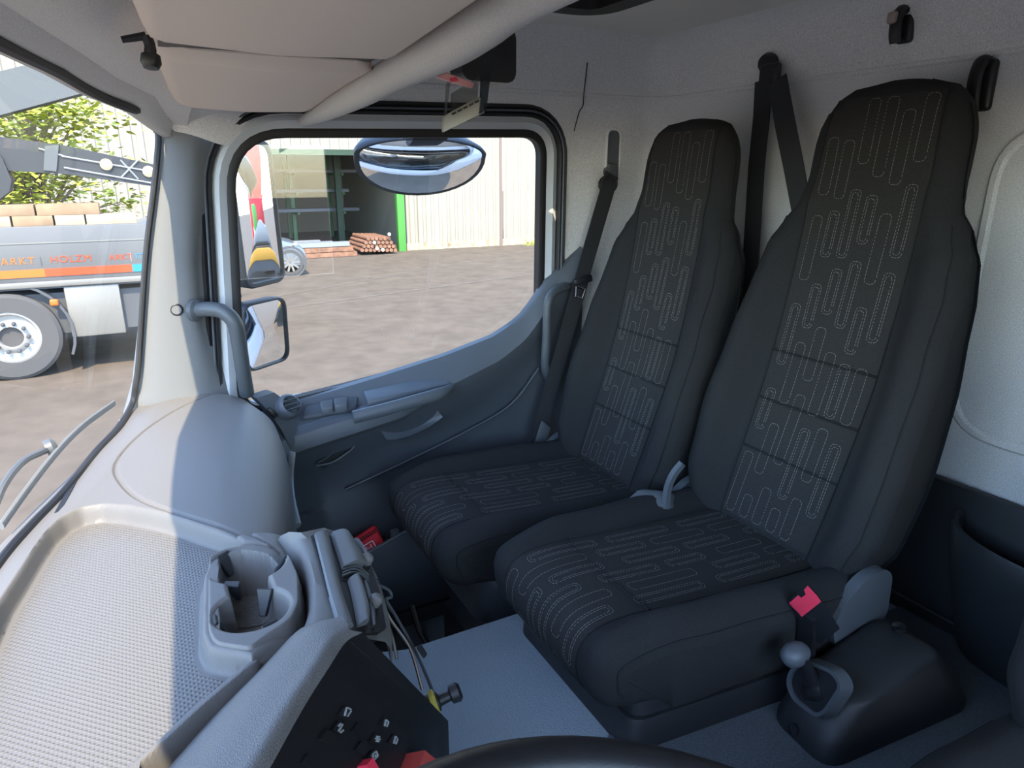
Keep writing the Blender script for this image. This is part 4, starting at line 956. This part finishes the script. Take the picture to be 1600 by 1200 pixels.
M_cpaint = mat('silver_blue_car_paint', (.15, .18, .22), .25, metal=.4)
M_tred = mat('crane_red_paint', (.42, .012, .02), .4)
M_yel = mat('chassis_yellow', (.42, .22, .02), .5)
g = MB().add([(-70, -90, ZG), (90, -90, ZG), (90, 90, ZG), (-70, 90, ZG)], [(0, 1, 2, 3)]).build('ground', M_asph, smooth=0); struct(g, 'sunlit pale asphalt yard', 'ground')
sm = MB(); 
for a, b, wd in ((P(440, 482, 'z', ZG), P(835, 428, 'z', ZG), .10), (P(450, 460, 'z', ZG), P(700, 415, 'z', ZG), .08)):
    t = (b-a).normalized(); s = Vector((-t.y, t.x, 0))*wd/2; a = a-t*4; b = b+t*20; sm.add([a-s+Vector((0, 0, .004)), b-s+Vector((0, 0, .004)), b+s+Vector((0, 0, .004)), a+s+Vector((0, 0, .004))], [(0, 1, 2, 3)])
sm.build('asphalt_seam', mat('asphalt_seam', (.108, .091, .074), .9, noise=.2, scale=5), g, smooth=0)

# hall: corrugated cream bays, open bay with racks
HX = 21.5
hall = thing('storage_hall', 'cream corrugated steel hall with an open green framed bay', 'building', (HX, -7.5, ZG))
def corr(y0, y1, z0, z1):
    pr_ = []; y = y0
    while y < y1-.01:
        for dy, dx in ((0, 0), (.14, 0), (.17, .035), (.25, .035), (.28, 0)):
            if y+dy <= y1: pr_.append((y+dy, dx))
        y += .28
    return MB().grid([[(HX+dx, yy, z) for yy, dx in pr_] for z in (z0, z1)])
y_post = P(627, 390, 'x', HX).y; y_jt = P(783, 380, 'x', HX).y; y_op = -1.9
for a, b in ((y_post-.12, y_jt), (y_jt, y_jt-3.2), (y_jt-3.2, -26), (-26, -42)):
    corr(b+.03, a-.03, ZG, 6.5).build('wall_sheet', M_cream, hall, smooth=0)
for a, b in ((y_op, 3.5), (3.5, 9), (9, 16), (16, 30)): corr(a+.02, b-.02, ZG, 6.5).build('wall_sheet', M_cream, hall, smooth=0)
zt_ = P(500, 236, 'x', HX).z-.2
corr(y_post+.1, y_op, zt_+.25, 6.5).build('wall_sheet', M_cream, hall, smooth=0)
MB().box((HX+.03, y_jt, 2.7), (.12, .10, 7.7)).build('joint_post', mat('joint_dark', (.16, .12, .10), .8), hall)
MB().box((HX-.05, y_post, 2.5), (.22, .24, 7.3), .01).build('door_post', M_green, hall)
MB().box((HX+.05, (y_post+y_op)/2, zt_+.17), (.2, y_op-y_post, .16)).build('lintel', mat('dark_green_beam', (.012, .035, .016), .6), hall)
MB().box((HX+3.0, P(525, 250, 'x', HX+3.0).y, 1.5), (.2, .2, 5.3)).build('rack_post', mat('dark_green_beam', (.05, .16, .06), .6), hall)
hb_ = MB(); D = 9
hb_.grid([[(HX+D, y_post-1, z), (HX+D, y_op+1, z)] for z in (ZG, 6)]); hb_.grid([[(HX, y_post-.6, z), (HX+D, y_post-.6, z)] for z in (ZG, 6)]); hb_.grid([[(HX, y_op+.6, z), (HX+D, y_op+.6, z)] for z in (ZG, 6)]); hb_.grid([[(HX, y, 6), (HX+D, y, 6)] for y in (y_post-.6, y_op+.6)])
hb_.build('inner_wall', M_hall, hall, smooth=0)
MB().box((HX+.02, (-26+y_post)/2, ZG+.10), (.02, 26+y_post-.4, .24)).build('rust_band', mat('rust_stain', (.42, .30, .19), .9, noise=.5, scale=5), hall)
MB().box((HX+.06, 8, P(30, 82, 'x', HX).z+1.0), (.14, 26, 1.9)).build('gutter_board', mat('brown_board', (.36, .17, .09), .8), hall)
# racks in the open bay
mgr = mat('rack_green', (.035, .14, .05), .5)
for i, (yy, xx) in enumerate(((-3.6, 4.4), (-5.0, 4.4), (-6.6, 4.4), (-3.6, 6.4), (-5.2, 6.4), (-6.8, 6.4))):
    rk = thing('cantilever_rack', 'green cantilever rack post inside the open hall bay', 'rack', (HX+xx, yy, ZG), 'racks in the hall')
    MB().box((HX+xx, yy, 1.0), (.12, .12, 4.3)).build('post', mgr, rk)
    for z in (-.1, .55, 1.2, 1.9): MB().box((HX+xx-.45, yy, z), (.9, .08, .08)).build('arm', mgr, rk)
rnd = random.Random(5)
for i in range(16):
    z = [-.02, .63, 1.28, 1.98][i % 4]; xx = 4.4-.15-(i//4)*.2
    o = MB().box((HX+xx, -4.7+rnd.uniform(-.2, .2), z+.022), (.13, 4.6, .10)).build('steel_bar', [mat('dull_steel', (.10, .11, .13), .5), mat('brown_steel', (.09, .06, .05), .7)][rnd.randrange(2)])
    tag(o, 'long steel bar lying on the hall rack arms', 'steel bar', 'bars on the racks')
dq = P(560, 282, 'x', HX+D-.1)
MB().box((HX+D-.06, dq.y, dq.z-.3), (.08, 1.9, 2.2), .01).build('inner_door', M_cream, hall); MB().box((HX+D-.12, dq.y-.1, dq.z+.0), (.06, 1.2, .9)).build('door_window', M_tdark, hall)
# stacks of sections in front of the opening
def bar_px(px, py, dx, r, ln, m, lab, grp, kind='round'):
    a = P(px, py, 'x', HX-.7+dx); d = Vector((1, 0, 0)) if kind == 'round' else Vector((0, 1, 0))
    b_ = MB()
    if kind == 'round': b_.tube([a, a+d*ln], r, 10)
    else: b_.hull8([a+Vector((0, 0, s*r))+Vector((t*r*1.6, 0, 0)) for t, s in ((-1, -1), (1, -1), (1, 1), (-1, 1))], [a+d*ln+Vector((0, 0, s*r))+Vector((t*r*1.6, 0, 0)) for t, s in ((-1, -1), (1, -1), (1, 1), (-1, 1))])
    o = b_.build('steel_section', m); return tag(o, lab, 'steel section', grp)
for r_ in range(4):
    for k in range(9-r_):
        bar_px(566+k*6.5+r_*3.2, 391-r_*6.0, 0, .058, 1.6, M_rust, 'rusty round steel bar in the heap beside the green post', 'rusty bars in the heap')
for k, (px, py) in enumerate(((585, 379), (589, 388), (598, 390), (608, 366))):
    o = MB().lathe(P(px, py, 'x', HX-.80), (-1, 0, 0), [(.05, 0), (.05, .02), (.001, .021)], 10).build('end_cap', M_white); tag(o, 'white plastic cap on the end of a rusty bar', 'cap', 'white end caps')
def flat_sec(px, row, colm, ln, m_, lab, grp):
    x = HX-.62+.27*colm; y = P(px, 385, 'x', x).y; z = ZG+.075+.15*row
    o = MB().box((x, y+ln/2, z), (.22, ln, .13)).build('steel_section', m_); return tag(o, lab, 'steel section', grp)
for k, (px, row, colm, ln) in enumerate(((556, 0, 0, 2.7), (548, 0, 1, 2.6), (552, 0, 2, 2.9), (540, 0, 3, 2.4), (550, 1, 0, 2.3), (535, 1, 1, 2.2), (548, 1, 2, 2.8), (530, 1, 3, 2.2))):
    flat_sec(px, row, colm, ln, M_rust, 'rusty flat steel section lying beside the heap of round bars', 'flat rusty sections')
for k, (px, row, colm, ln) in enumerate(((545, 2, 0, 1.5), (520, 2, 1, 1.4), (500, 2, 3, 1.2))):
    flat_sec(px, row, colm, ln, M_steel, 'bright grey steel beam lying on the rusty flat sections', 'grey beams')
# grass at the wall foot
gm = MB(); rnd = random.Random(2)
for k in range(700):
    y = rnd.uniform(-16, -11.8); x = HX-.05-rnd.random()*.5; h = rnd.uniform(.08, .34)*min(1, (-y-11.2)/1.6); a = rnd.random()*6.28; w_ = .02
    gm.add([(x-w_*math.cos(a), y-w_*math.sin(a), ZG), (x+w_*math.cos(a), y+w_*math.sin(a), ZG), (x+rnd.uniform(-.1, .1), y+rnd.uniform(-.1, .1), ZG+h)], [(0, 1, 2)])
o = gm.build('grass', mat('dry_grass', (.36, .38, .08), .8, noise=.3, scale=4), smooth=0, fix=False); tag(o, 'yellow green grass tuft at the foot of the cream wall', 'grass'); o['kind'] = 'stuff'

# ---- parked car (nose towards the hall opening)
CX = 17.3
car = thing('parked_car', 'silver blue parked car, front wheel showing beside the mirror', 'car', (CX, -1.2, ZG))
yn = P(481, 420, 'x', CX).y; yw_ = P(454, 410, 'x', CX).y
prof_ = [(yn+.02, .25), (yn, .45), (yn+.05, .62), (yn+.25, .78), (yn+.7, .90), (yn+1.15, .98), (yn+1.75, 1.38), (yn+2.4, 1.50), (yn+3.2, 1.46), (yn+3.9, 1.15), (yn+4.2, 1.0), (yn+4.25, .5), (yn+4.2, .25)]
rows = []
for t, ins_, zz in ((-1, .10, .0), (-.97, .0, 0), (-.6, -.02, .02), (0, -.05, .03), (.6, -.02, .02), (.97, 0, 0), (1, .10, 0)):
    rows.append([(CX+.9+.88*t*(1-.12*max(0, z-.9)/.6), y+(ins_ if y < yn+.5 else -ins_ if y > yn+3.8 else 0), ZG+z+(zz if z > .5 else 0)) for y, z in prof_])
b_ = MB().grid(rows); k = len(prof_)
b_.f += [tuple(range(k)), tuple(range(6*k, 7*k))]
b_.build('body', M_cpaint, car, smooth=40)
for yc in (yw_, yw_+2.65):
    for xc, s in ((CX+.12, -1), (CX+1.68, 1)):
        wv = MB().lathe((xc, yc, ZG+.33), (s, 0, 0), [(.20, -.10), (.31, -.10), (.33, -.07), (.33, .07), (.31, .10), (.235, .105), (.23, .07)], 30).build('tyre', M_tyre, car)
        arc = MB().lathe((xc, yc, ZG+.34), (s, 0, 0), [(.39, .085), (.38, .105), (.33, .105), (.33, .085)], 30).build('arch', M_tdark, car)
        MB().lathe((xc, yc, ZG+.33), (s, 0, 0), [(.225, .05), (.225, .055), (.001, .056)], 24).build('brake', M_tdark, wv)
        for a in range(10):
            a = a*R(36); d = Vector((0, math.cos(a), math.sin(a))); MB().strap([Vector((xc+s*.09, yc, ZG+.33))+d*.03, Vector((xc+s*.10, yc, ZG+.33))+d*.225], Vector((0, -math.sin(a), math.cos(a))), .045, .02).build('spoke', M_alu, wv)
MB().box((CX+.05, yn+.32, ZG+.72), (.06, .3, .10), .02, rot=Matrix.Rotation(R(-18), 3, 'X')).build('headlamp', M_steel, car)

# ---- flatbed truck seen through the windscreen
TX = 9.9
tk = thing('flatbed_truck', 'grey flatbed truck with orange and blue stripe, lettering and a dark crane boom', 'truck', (TX, 2, ZG))
def tp_(px, py, dx=0): return P(px, py, 'x', TX+dx)
z1, z0 = tp_(110, 352).z, tp_(110, 437).z
MB().box((TX+.03, 3.4, (z0+z1)/2), (.06, 9.2, z1-z0), .015).build('side_board', M_tg, tk)
MB().box((TX+1.2, 3.4, z0-.04), (2.4, 9.2, .1)).build('bed', M_tdark, tk)
MB().box((TX+.02, 3.4, z0-.035), (.10, 9.2, .07), .01).build('rub_rail', M_alu, tk)
MB().box((TX-.002, 3.4, z0+(z1-z0)*.70), (.012, 9.2, .012)).build('board_joint', M_alu, tk)
zs0, zs1 = tp_(110, 430).z, tp_(110, 418).z
for y0, y1, m_ in ((tp_(70, 425).y, 8.0, M_or), (tp_(208, 425).y, tp_(70, 425).y, M_or2), (-1.2, tp_(208, 425).y, M_bl)):
    MB().box((TX-.004, (y0+y1)/2, (zs0+zs1)/2), (.012, y1-y0, zs1-zs0)).build('stripe', m_, tk)
def text(s_, y_left, zbase, h, m_, spacing=1.6):
    cu = bpy.data.curves.new('lettering', 'FONT'); cu.body = s_; cu.size = h*1.4; cu.space_character = spacing; cu.extrude = .003
    ob = bpy.data.objects.new('tmp', cu); COL.objects.link(ob); dg = bpy.context.evaluated_depsgraph_get(); me_ = bpy.data.meshes.new_from_object(ob.evaluated_get(dg))
    bpy.data.objects.remove(ob); o = bpy.data.objects.new('lettering', me_); COL.objects.link(o); me_.materials.clear(); me_.materials.append(m_)
    # reading direction runs towards -Y as seen from the cab
    mw = Matrix(((0, 0, -1, TX-.003), (-1, 0, 0, y_left), (0, 1, 0, zbase), (0, 0, 0, 1)))
    me_.transform(mw); o.parent = tk; o.matrix_parent_inverse = Matrix.Translation(-tk.location); return o
zb_ = tp_(60, 412).z; hh = tp_(60, 401).z-zb_
text('ARKT', tp_(1, 410).y, zb_, hh, M_or, 1.25); text('|', tp_(62, 410).y, zb_, hh, M_tdark); text('HOLZM', tp_(78, 407).y, zb_, hh, M_or2, 1.15)
text('ARKT', tp_(171, 407).y, zb_, hh*.85, M_or2, 1.05); text('|', tp_(203, 407).y, zb_, hh, M_steel); text('IT', tp_(212, 407).y, zb_, hh*.85, M_bl, 1.05)
# chassis, box, mudguard, wheels
MB().box((TX+1.2, 3.4, z0-.28), (1.0, 9.0, .25)).build('chassis', M_tdark, tk)
a, b = tp_(98, 447), tp_(198, 520)
MB().box((TX+.3, (a.y+b.y)/2, (a.z+b.z)/2), (.6, abs(a.y-b.y), abs(a.z-b.z)), .02).build('tool_box', M_alu, tk)
wcn = tp_(16, 520)
for xx in (0, 1.9):
    wv = MB().lathe((TX+.02+xx, wcn.y, ZG+.52), (-1, 0, 0), [(.30, -.28), (.46, -.28), (.52, -.24), (.52, .02), (.48, .05), (.31, .05), (.30, -.02)], 40).build('tyre', M_tyre, tk)
    MB().lathe((TX+.02+xx, wcn.y, ZG+.52), (-1, 0, 0), [(.30, -.05), (.31, .03), (.285, .04), (.26, -.0), (.20, -.02), (.16, .02), (.13, .03), (.12, -.04), (.001, -.045)], 32).build('rim', mat('rim_white', (.30, .30, .29), .5), wv)
    for k in range(10):
        an = 2*math.pi*k/10; MB().lathe((TX-.005+xx, wcn.y+.175*math.cos(an), ZG+.52+.175*math.sin(an)), (-1, 0, 0), [(.024, 0), (.024, .03), (.012, .045), (.001, .046)], 8).build('wheel_nut', M_tdark, wv)
rows = []
for an in np.linspace(R(-25), R(150), 16): rows.append([(x, wcn.y-.66*math.cos(an), ZG+.52+.66*math.sin(an)) for x in (TX-.02, TX+.5)]+[(x, wcn.y-.63*math.cos(an), ZG+.52+.63*math.sin(an)) for x in (TX+.5, TX-.02)])
MB().loft(rows).build('mudguard', M_tdark, tk, smooth=40)
MB().box(tp_(85, 472)+Vector((-.04, 0, 0)), (.04, .09, .08), .02, 3).build('marker_lamp', M_or, tk)
MB().box((TX+.9, 3.4, ZG+.75), (1.6, 8.6, .5)).build('underbody', M_tdark, tk)
# load of pale beams on the bed
for k, (pa, pb, dz) in enumerate(((-300, 20, 0), (20, 86, .0), (86, 135, .0), (-60, 60, 1), (135, 215, 0), (60, 160, 1))):
    ya, yb2 = tp_(pa, 345, .4).y, tp_(pb, 345, .4).y; zc = z1+.02+.13*dz
    o = MB().box((TX+.45, (ya+yb2)/2, zc+.02), (.35, abs(ya-yb2)-.02, .13), .006).build('timber_beam', M_pale if k % 2 == 0 else mat('brown_timber', (.24, .165, .10), .8, noise=.15, scale=6)); tag(o, ['pale', 'brown'][k % 2]+' squared timber beam loaded on the grey flatbed', 'timber', 'timber on the truck')

# ---- tree between truck and hall
tr = thing('maple_tree', 'sunlit yellow green leafy tree between the truck and the hall', 'tree', (14.5, 3.4, ZG))
tc_ = P(60, 265, 'x', 14.5)
MB().tube([(14.6, tc_.y+.6, ZG), (14.6, tc_.y+.4, .6), (14.5, tc_.y, 2.0), (14.5, tc_.y-.3, 3.2)], [.16, .13, .08, .03], 10).build('trunk', mat('bark', (.20, .15, .10), .9), tr)
rnd = random.Random(9); lf = MB(); br = MB()
cl_ = []
for k in range(75):
    px, py = rnd.uniform(-220, 196), rnd.uniform(150, 335)
    if px > 120 and py > 215 + 0*px and rnd.random() < .2: continue
    if px > 130 and py < 185: continue
    cl_.append(P(px, py, 'x', 14.5+rnd.uniform(-1.0, 1.0)))
for c in cl_:
    br.tube([Vector((14.5, tc_.y, max(.5, c.z-.9))), c.lerp(Vector((14.5, tc_.y, c.z-.3)), .4), c], [.03, .016, .006], 5)
    for q in range(85):
        d = Vector((rnd.gauss(0, .24), rnd.gauss(0, .30), rnd.gauss(0, .17))); p = c+d; s = rnd.uniform(.045, .085)
        nn = Vector((rnd.uniform(-.6, .6), rnd.uniform(-.6, .6), 1)).normalized(); a = nn.orthogonal().normalized(); a = Matrix.Rotation(rnd.random()*6.28, 3, nn) @ a; b = nn.cross(a)
        lf.add([p-a*s, p-a*s*.3+b*s*.7, p+a*s*1.2, p-a*s*.3-b*s*.7], [(0, 1, 2, 3)])
br.build('branches', mat('bark', (.2, .15, .1), .9), tr)
mlf = mat('maple_leaf', (.33, .37, .05), .6, noise=.45, scale=1.6)
b_ = mlf.node_tree.nodes['Principled BSDF']
o = lf.build('foliage', mlf, tr, smooth=0, fix=False); o['kind'] = 'stuff'

# ---- mirrors on the passenger door
def mirror(name, label, c, n_, hw, hh_, depth, r, grp):
    t = thing(name, label, 'mirror', tuple(c), grp); n_ = Vector(n_).normalized(); s = Vector((0, 0, 1)).cross(n_).normalized(); u = n_.cross(s)
    q = round_poly([Vector((-hw, -hh_)), Vector((hw, -hh_)), Vector((hw, hh_)), Vector((-hw, hh_))], r, 7)
    def at(p, k, h): return c+s*p.x*k+u*p.y*k+n_*h
    MB().loft([[at(p, .55, -depth) for p in q], [at(p, .85, -depth*.85) for p in q], [at(p, 1.0, -depth*.4) for p in q], [at(p, 1.02, .004) for p in q], [at(p, 1.0, .010) for p in q], [at(p, .95, .010) for p in q], [at(p, .945, .001) for p in q]]).build('housing', M_dark2, t, smooth=50)
    rows = [[at(p, .945*k, .004+.006*(1-k*k)) for p in q] for k in (1, .75, .5, .25, .02)]
    m = MB(); m.grid(rows, close_u=True); m.f.append(tuple(len(q)*4+i for i in range(len(q)))); m.build('mirror_glass', M_mirror, t, smooth=60)
    return t
cm = P(400, 335, 'x', 1.98); m1 = mirror('wing_mirror', 'tall black wing mirror outside the door window', cm, (-.70, -.71, .02), .086, .185, .09, .035, 'door mirrors')
cm2 = P(414, 521, 'x', 1.97); m2 = mirror('wing_mirror', 'small wide angle mirror below the tall wing mirror', cm2, (-.78, -.62, -.03), .082, .092, .08, .035, 'door mirrors')
MB().tube([cm+Vector((.02, .07, -.22)), cm+Vector((0, .10, 0)), cm+Vector((-.24, .14, .10))], .014, 8).build('arm', M_dark2, m1)
MB().tube([cm2+Vector((.02, .06, .05)), cm2+Vector((-.05, .12, .02)), cm2+Vector((-.22, .14, -.06))], .012, 8).build('arm', M_dark2, m2)
# kerb mirror hanging over the window
km = thing('kerb_mirror', 'oval convex kerb mirror hanging outside the top of the door window', 'mirror', tuple(P(660, 250, 'x', 1.93)), 'door mirrors')
kc = P(660, 240, 'x', 1.93); kn_ = Vector((-.86, .10, -.50)).normalized(); ks = Vector((0, 0, 1)).cross(kn_).normalized(); ku = kn_.cross(ks)
oval = []
for k in range(40):
    a = 2*math.pi*k/40; x, y = math.cos(a), math.sin(a); oval.append(Vector((x*.185*(1-.05*y), (y*.118-.012) if y < 0 else y*.045)))
rows = [[kc+ks*p.x*k+ku*(p.y*k)+kn_*(.045*(1-k*k)) for p in oval] for k in (1, .9, .75, .6, .4, .2, .03)]
m = MB(); m.grid(rows, close_u=True); m.f.append(tuple(240+i for i in range(40))); m.build('mirror_glass', M_mirror, km, smooth=70)
MB().loft([[kc+ks*p.x*k+ku*p.y*k+kn_*h for p in oval] for k, h in ((.98, .004), (1.03, .0), (1.02, -.02), (.9, -.06), (.5, -.09))]).build('housing', M_dark2, km, smooth=60)
MB().strap([kc+ku*.04+kn_*-.02+ks*.02, kc+Vector((-.06, 0, .08)), kc+Vector((-.12, 0, .16))], (0, 1, 0), .10, .03).build('arm', M_dark2, km)

# ---- own cab skin outside the door, seen in the mirrors
M_cab = mat('white_cab_paint', (.80, .81, .82), .3)
sk = thing('cab_skin', 'white painted outer skin of the cab behind the door window', 'cab body', (XD+.09, -1.3, -.4))
MB().hull8([(XD+.05, -1.0, -.5), (XD+.05, -1.5, -.5), (XD+.05, -1.5, 1.75), (XD+.05, -1.03, 1.75)], [(XD+.09, -1.0, -.5), (XD+.09, -1.5, -.5), (XD+.03, -1.5, 1.75), (XD+.03, -1.03, 1.75)], .01).build('rear_quarter', M_cab, sk)
MB().hull8([(XD+.05, .1, -.5), (XD+.05, -1.0, -.5), (XD+.05, -1.0, .70), (XD+.05, .1, .70)], [(XD+.09, .1, -.5), (XD+.09, -1.0, -.5), (XD+.075, -1.0, .70), (XD+.075, .1, .70)], .01).build('door_skin', M_cab, sk)
rs = MB()
for c_, d_ in (((.0, -.79), (1.02, 1.42)), ((1.58, -.79), (.42, 1.42)), ((.94, -.27), (.86, .36)), ((.94, -1.22), (.86, .56))): rs.box((c_[0], c_[1], 1.70), (d_[0], d_[1], .04))
rs.grid([[(x, yw_top(x)-.004, zw_top(x)+.004), (x, yw_top(x)-.03, zw_top(x)+.14), (x, min(-.08, yw_top(x)-.12), 1.70), (x, -.3, 1.72)] for x in np.linspace(XL, 1.68, 16)])
rs.build('roof_skin', M_cab, sk)
# ---- wiper
wp = thing('wiper', 'grey windscreen wiper arm and blade outside the screen', 'wiper', tuple(P(5, 820, 'y', .33)))
def wsp(px, py, h=.02):
    d = fw+rt*((px-800)/FPX)+up*((600-py)/FPX); o_ = Vector(CAM)
    for k in range(80, 900):
        p = o_+d*(k*.0025); t = min(1, max(0, (p.z-.745)/.65)); y = yw_bot(p.x)*(1-t)+yw_top(p.x)*t+.012*math.sin(math.pi*t)+h
        if p.y > y or p.x > 1.72: return p
    return p
MB().tube(catmull([wsp(2, 822), wsp(45, 762), wsp(90, 705), wsp(130, 665), wsp(178, 630)], 6), .005, 8, flat=(.7, 1.4)).build('blade', M_steel, wp)
MB().tube(catmull([wsp(-12, 800, .035), wsp(8, 755, .035), wsp(35, 722, .035), wsp(62, 708, .035), wsp(82, 700, .035)], 6), .0055, 8).build('arm', M_hand, wp)
MB().lathe(wsp(82, 698, .03), (.2, -1, .2), [(.014, -.01), (.015, .0), (.010, .006), (.001, .007)], 14).build('joint', M_shell, wp)
# ---- loading crane folded over the flatbed
lc = tk
CX_ = 10.3
M_boom = mat('crane_charcoal', (.022, .025, .03), .5); M_boom2 = mat('crane_slate', (.075, .085, .09), .6)
def cp_(px, py, dx=0): return P(px, py, 'x', CX_+dx)
MB().prism([cp_(-700, 190), cp_(-60, 206), cp_(95, 226), cp_(246, 258), cp_(246, 292), cp_(100, 272), cp_(-60, 262), cp_(-700, 262)], (.28, 0, 0)).build('crane_boom', M_boom, lc, smooth=0)
MB().prism([cp_(-700, 150), cp_(-60, 126), cp_(58, 97), cp_(118, 128), cp_(150, 140), cp_(112, 150), cp_(-60, 196), cp_(-700, 260)], (.3, 0, 0)).build('crane_outer_boom', M_boom2, lc, smooth=0)
MB().prism([cp_(-10, 262, -.05), cp_(-10, 232, -.05), cp_(4, 248, -.05), cp_(18, 282, -.05), cp_(14, 300, -.05), cp_(-10, 318, -.05)], (.3, 0, 0)).build('hook_block', M_boom, lc, smooth=0)
MB().box((CX_+.2, 4.6, (z0+2.6)/2), (.5, .5, 2.6-z0), .03).build('crane_column', M_boom, lc)
MB().prism([cp_(70, 228, -.03), cp_(92, 226, -.03), cp_(88, 268, -.03), cp_(68, 266, -.03)], (.36, 0, 0)).build('crane_clamp', M_boom2, lc, smooth=0)
for a, b in (((188, 250), (216, 280)), ((216, 250), (190, 277)), ((96, 244), (236, 268)), ((100, 262), (236, 286)), ((60, 232), (100, 244))):
    MB().tube([cp_(*a, -.01), cp_(*b, -.01)], .012, 6).build('crane_rib', M_steel, lc)
for c in ((166, 257), (232, 268)): MB().lathe(cp_(*c), (-1, 0, 0), [(.07, -.02), (.07, .03), (.03, .045), (.0005, .045)], 16).build('crane_bolt', M_pale, lc)

# ---- crane truck standing behind, seen in the mirrors
CKX, cy = -.9, -9.0
ck = thing('crane_truck', 'red loading crane on a dark and yellow truck reflected in the wing mirrors', 'truck', (4.2+CKX, cy-1, ZG))
MB().box((4.2+CKX, cy-2, ZG+.95), (2.2, 5.5, .35), .02).build('chassis', M_tdark, ck)
MB().box((4.2+CKX, cy+.75, ZG+1.15), (2.3, .12, .28), .02).build('rear_beam', M_yel, ck)
MB().box((4.2+CKX, cy-2.0, ZG+1.9), (2.2, 1.6, 1.2), .08).build('crane_base', M_tred, ck)
MB().box((4.6+CKX, cy-2.0, ZG+3.0), (.5, .6, 2.0), .05).build('column', M_tred, ck)
MB().hull8([(4.3+CKX, cy-2.2, ZG+3.9), (4.9+CKX, cy-2.2, ZG+3.9), (4.9+CKX, cy-1.8, ZG+3.4), (4.3+CKX, cy-1.8, ZG+3.4)], [(2.6+CKX, cy-1.9, ZG+5.0), (3.0+CKX, cy-1.9, ZG+5.0), (3.0+CKX, cy-1.7, ZG+4.6), (2.6+CKX, cy-1.7, ZG+4.6)], .03).build('boom', M_tred, ck)
MB().box((4.2+CKX, cy-.4, ZG+1.6), (1.8, .8, .5), .04).build('valve_block', M_steel, ck)
MB().box((3.6+CKX, cy-.2, ZG+2.0), (.5, .4, .4), .03).build('tank', M_green, ck)
for xx in (3.25+CKX, 5.15+CKX):
    for yy in (cy-.3, cy-3.6):
        wv = MB().lathe((xx, yy, ZG+.5), (1 if xx > 3.5 else -1, 0, 0), [(.28, -.2), (.5, -.2), (.5, .12), (.3, .15), (.29, .05), (.001, .05)], 26).build('tyre', M_tyre, ck)
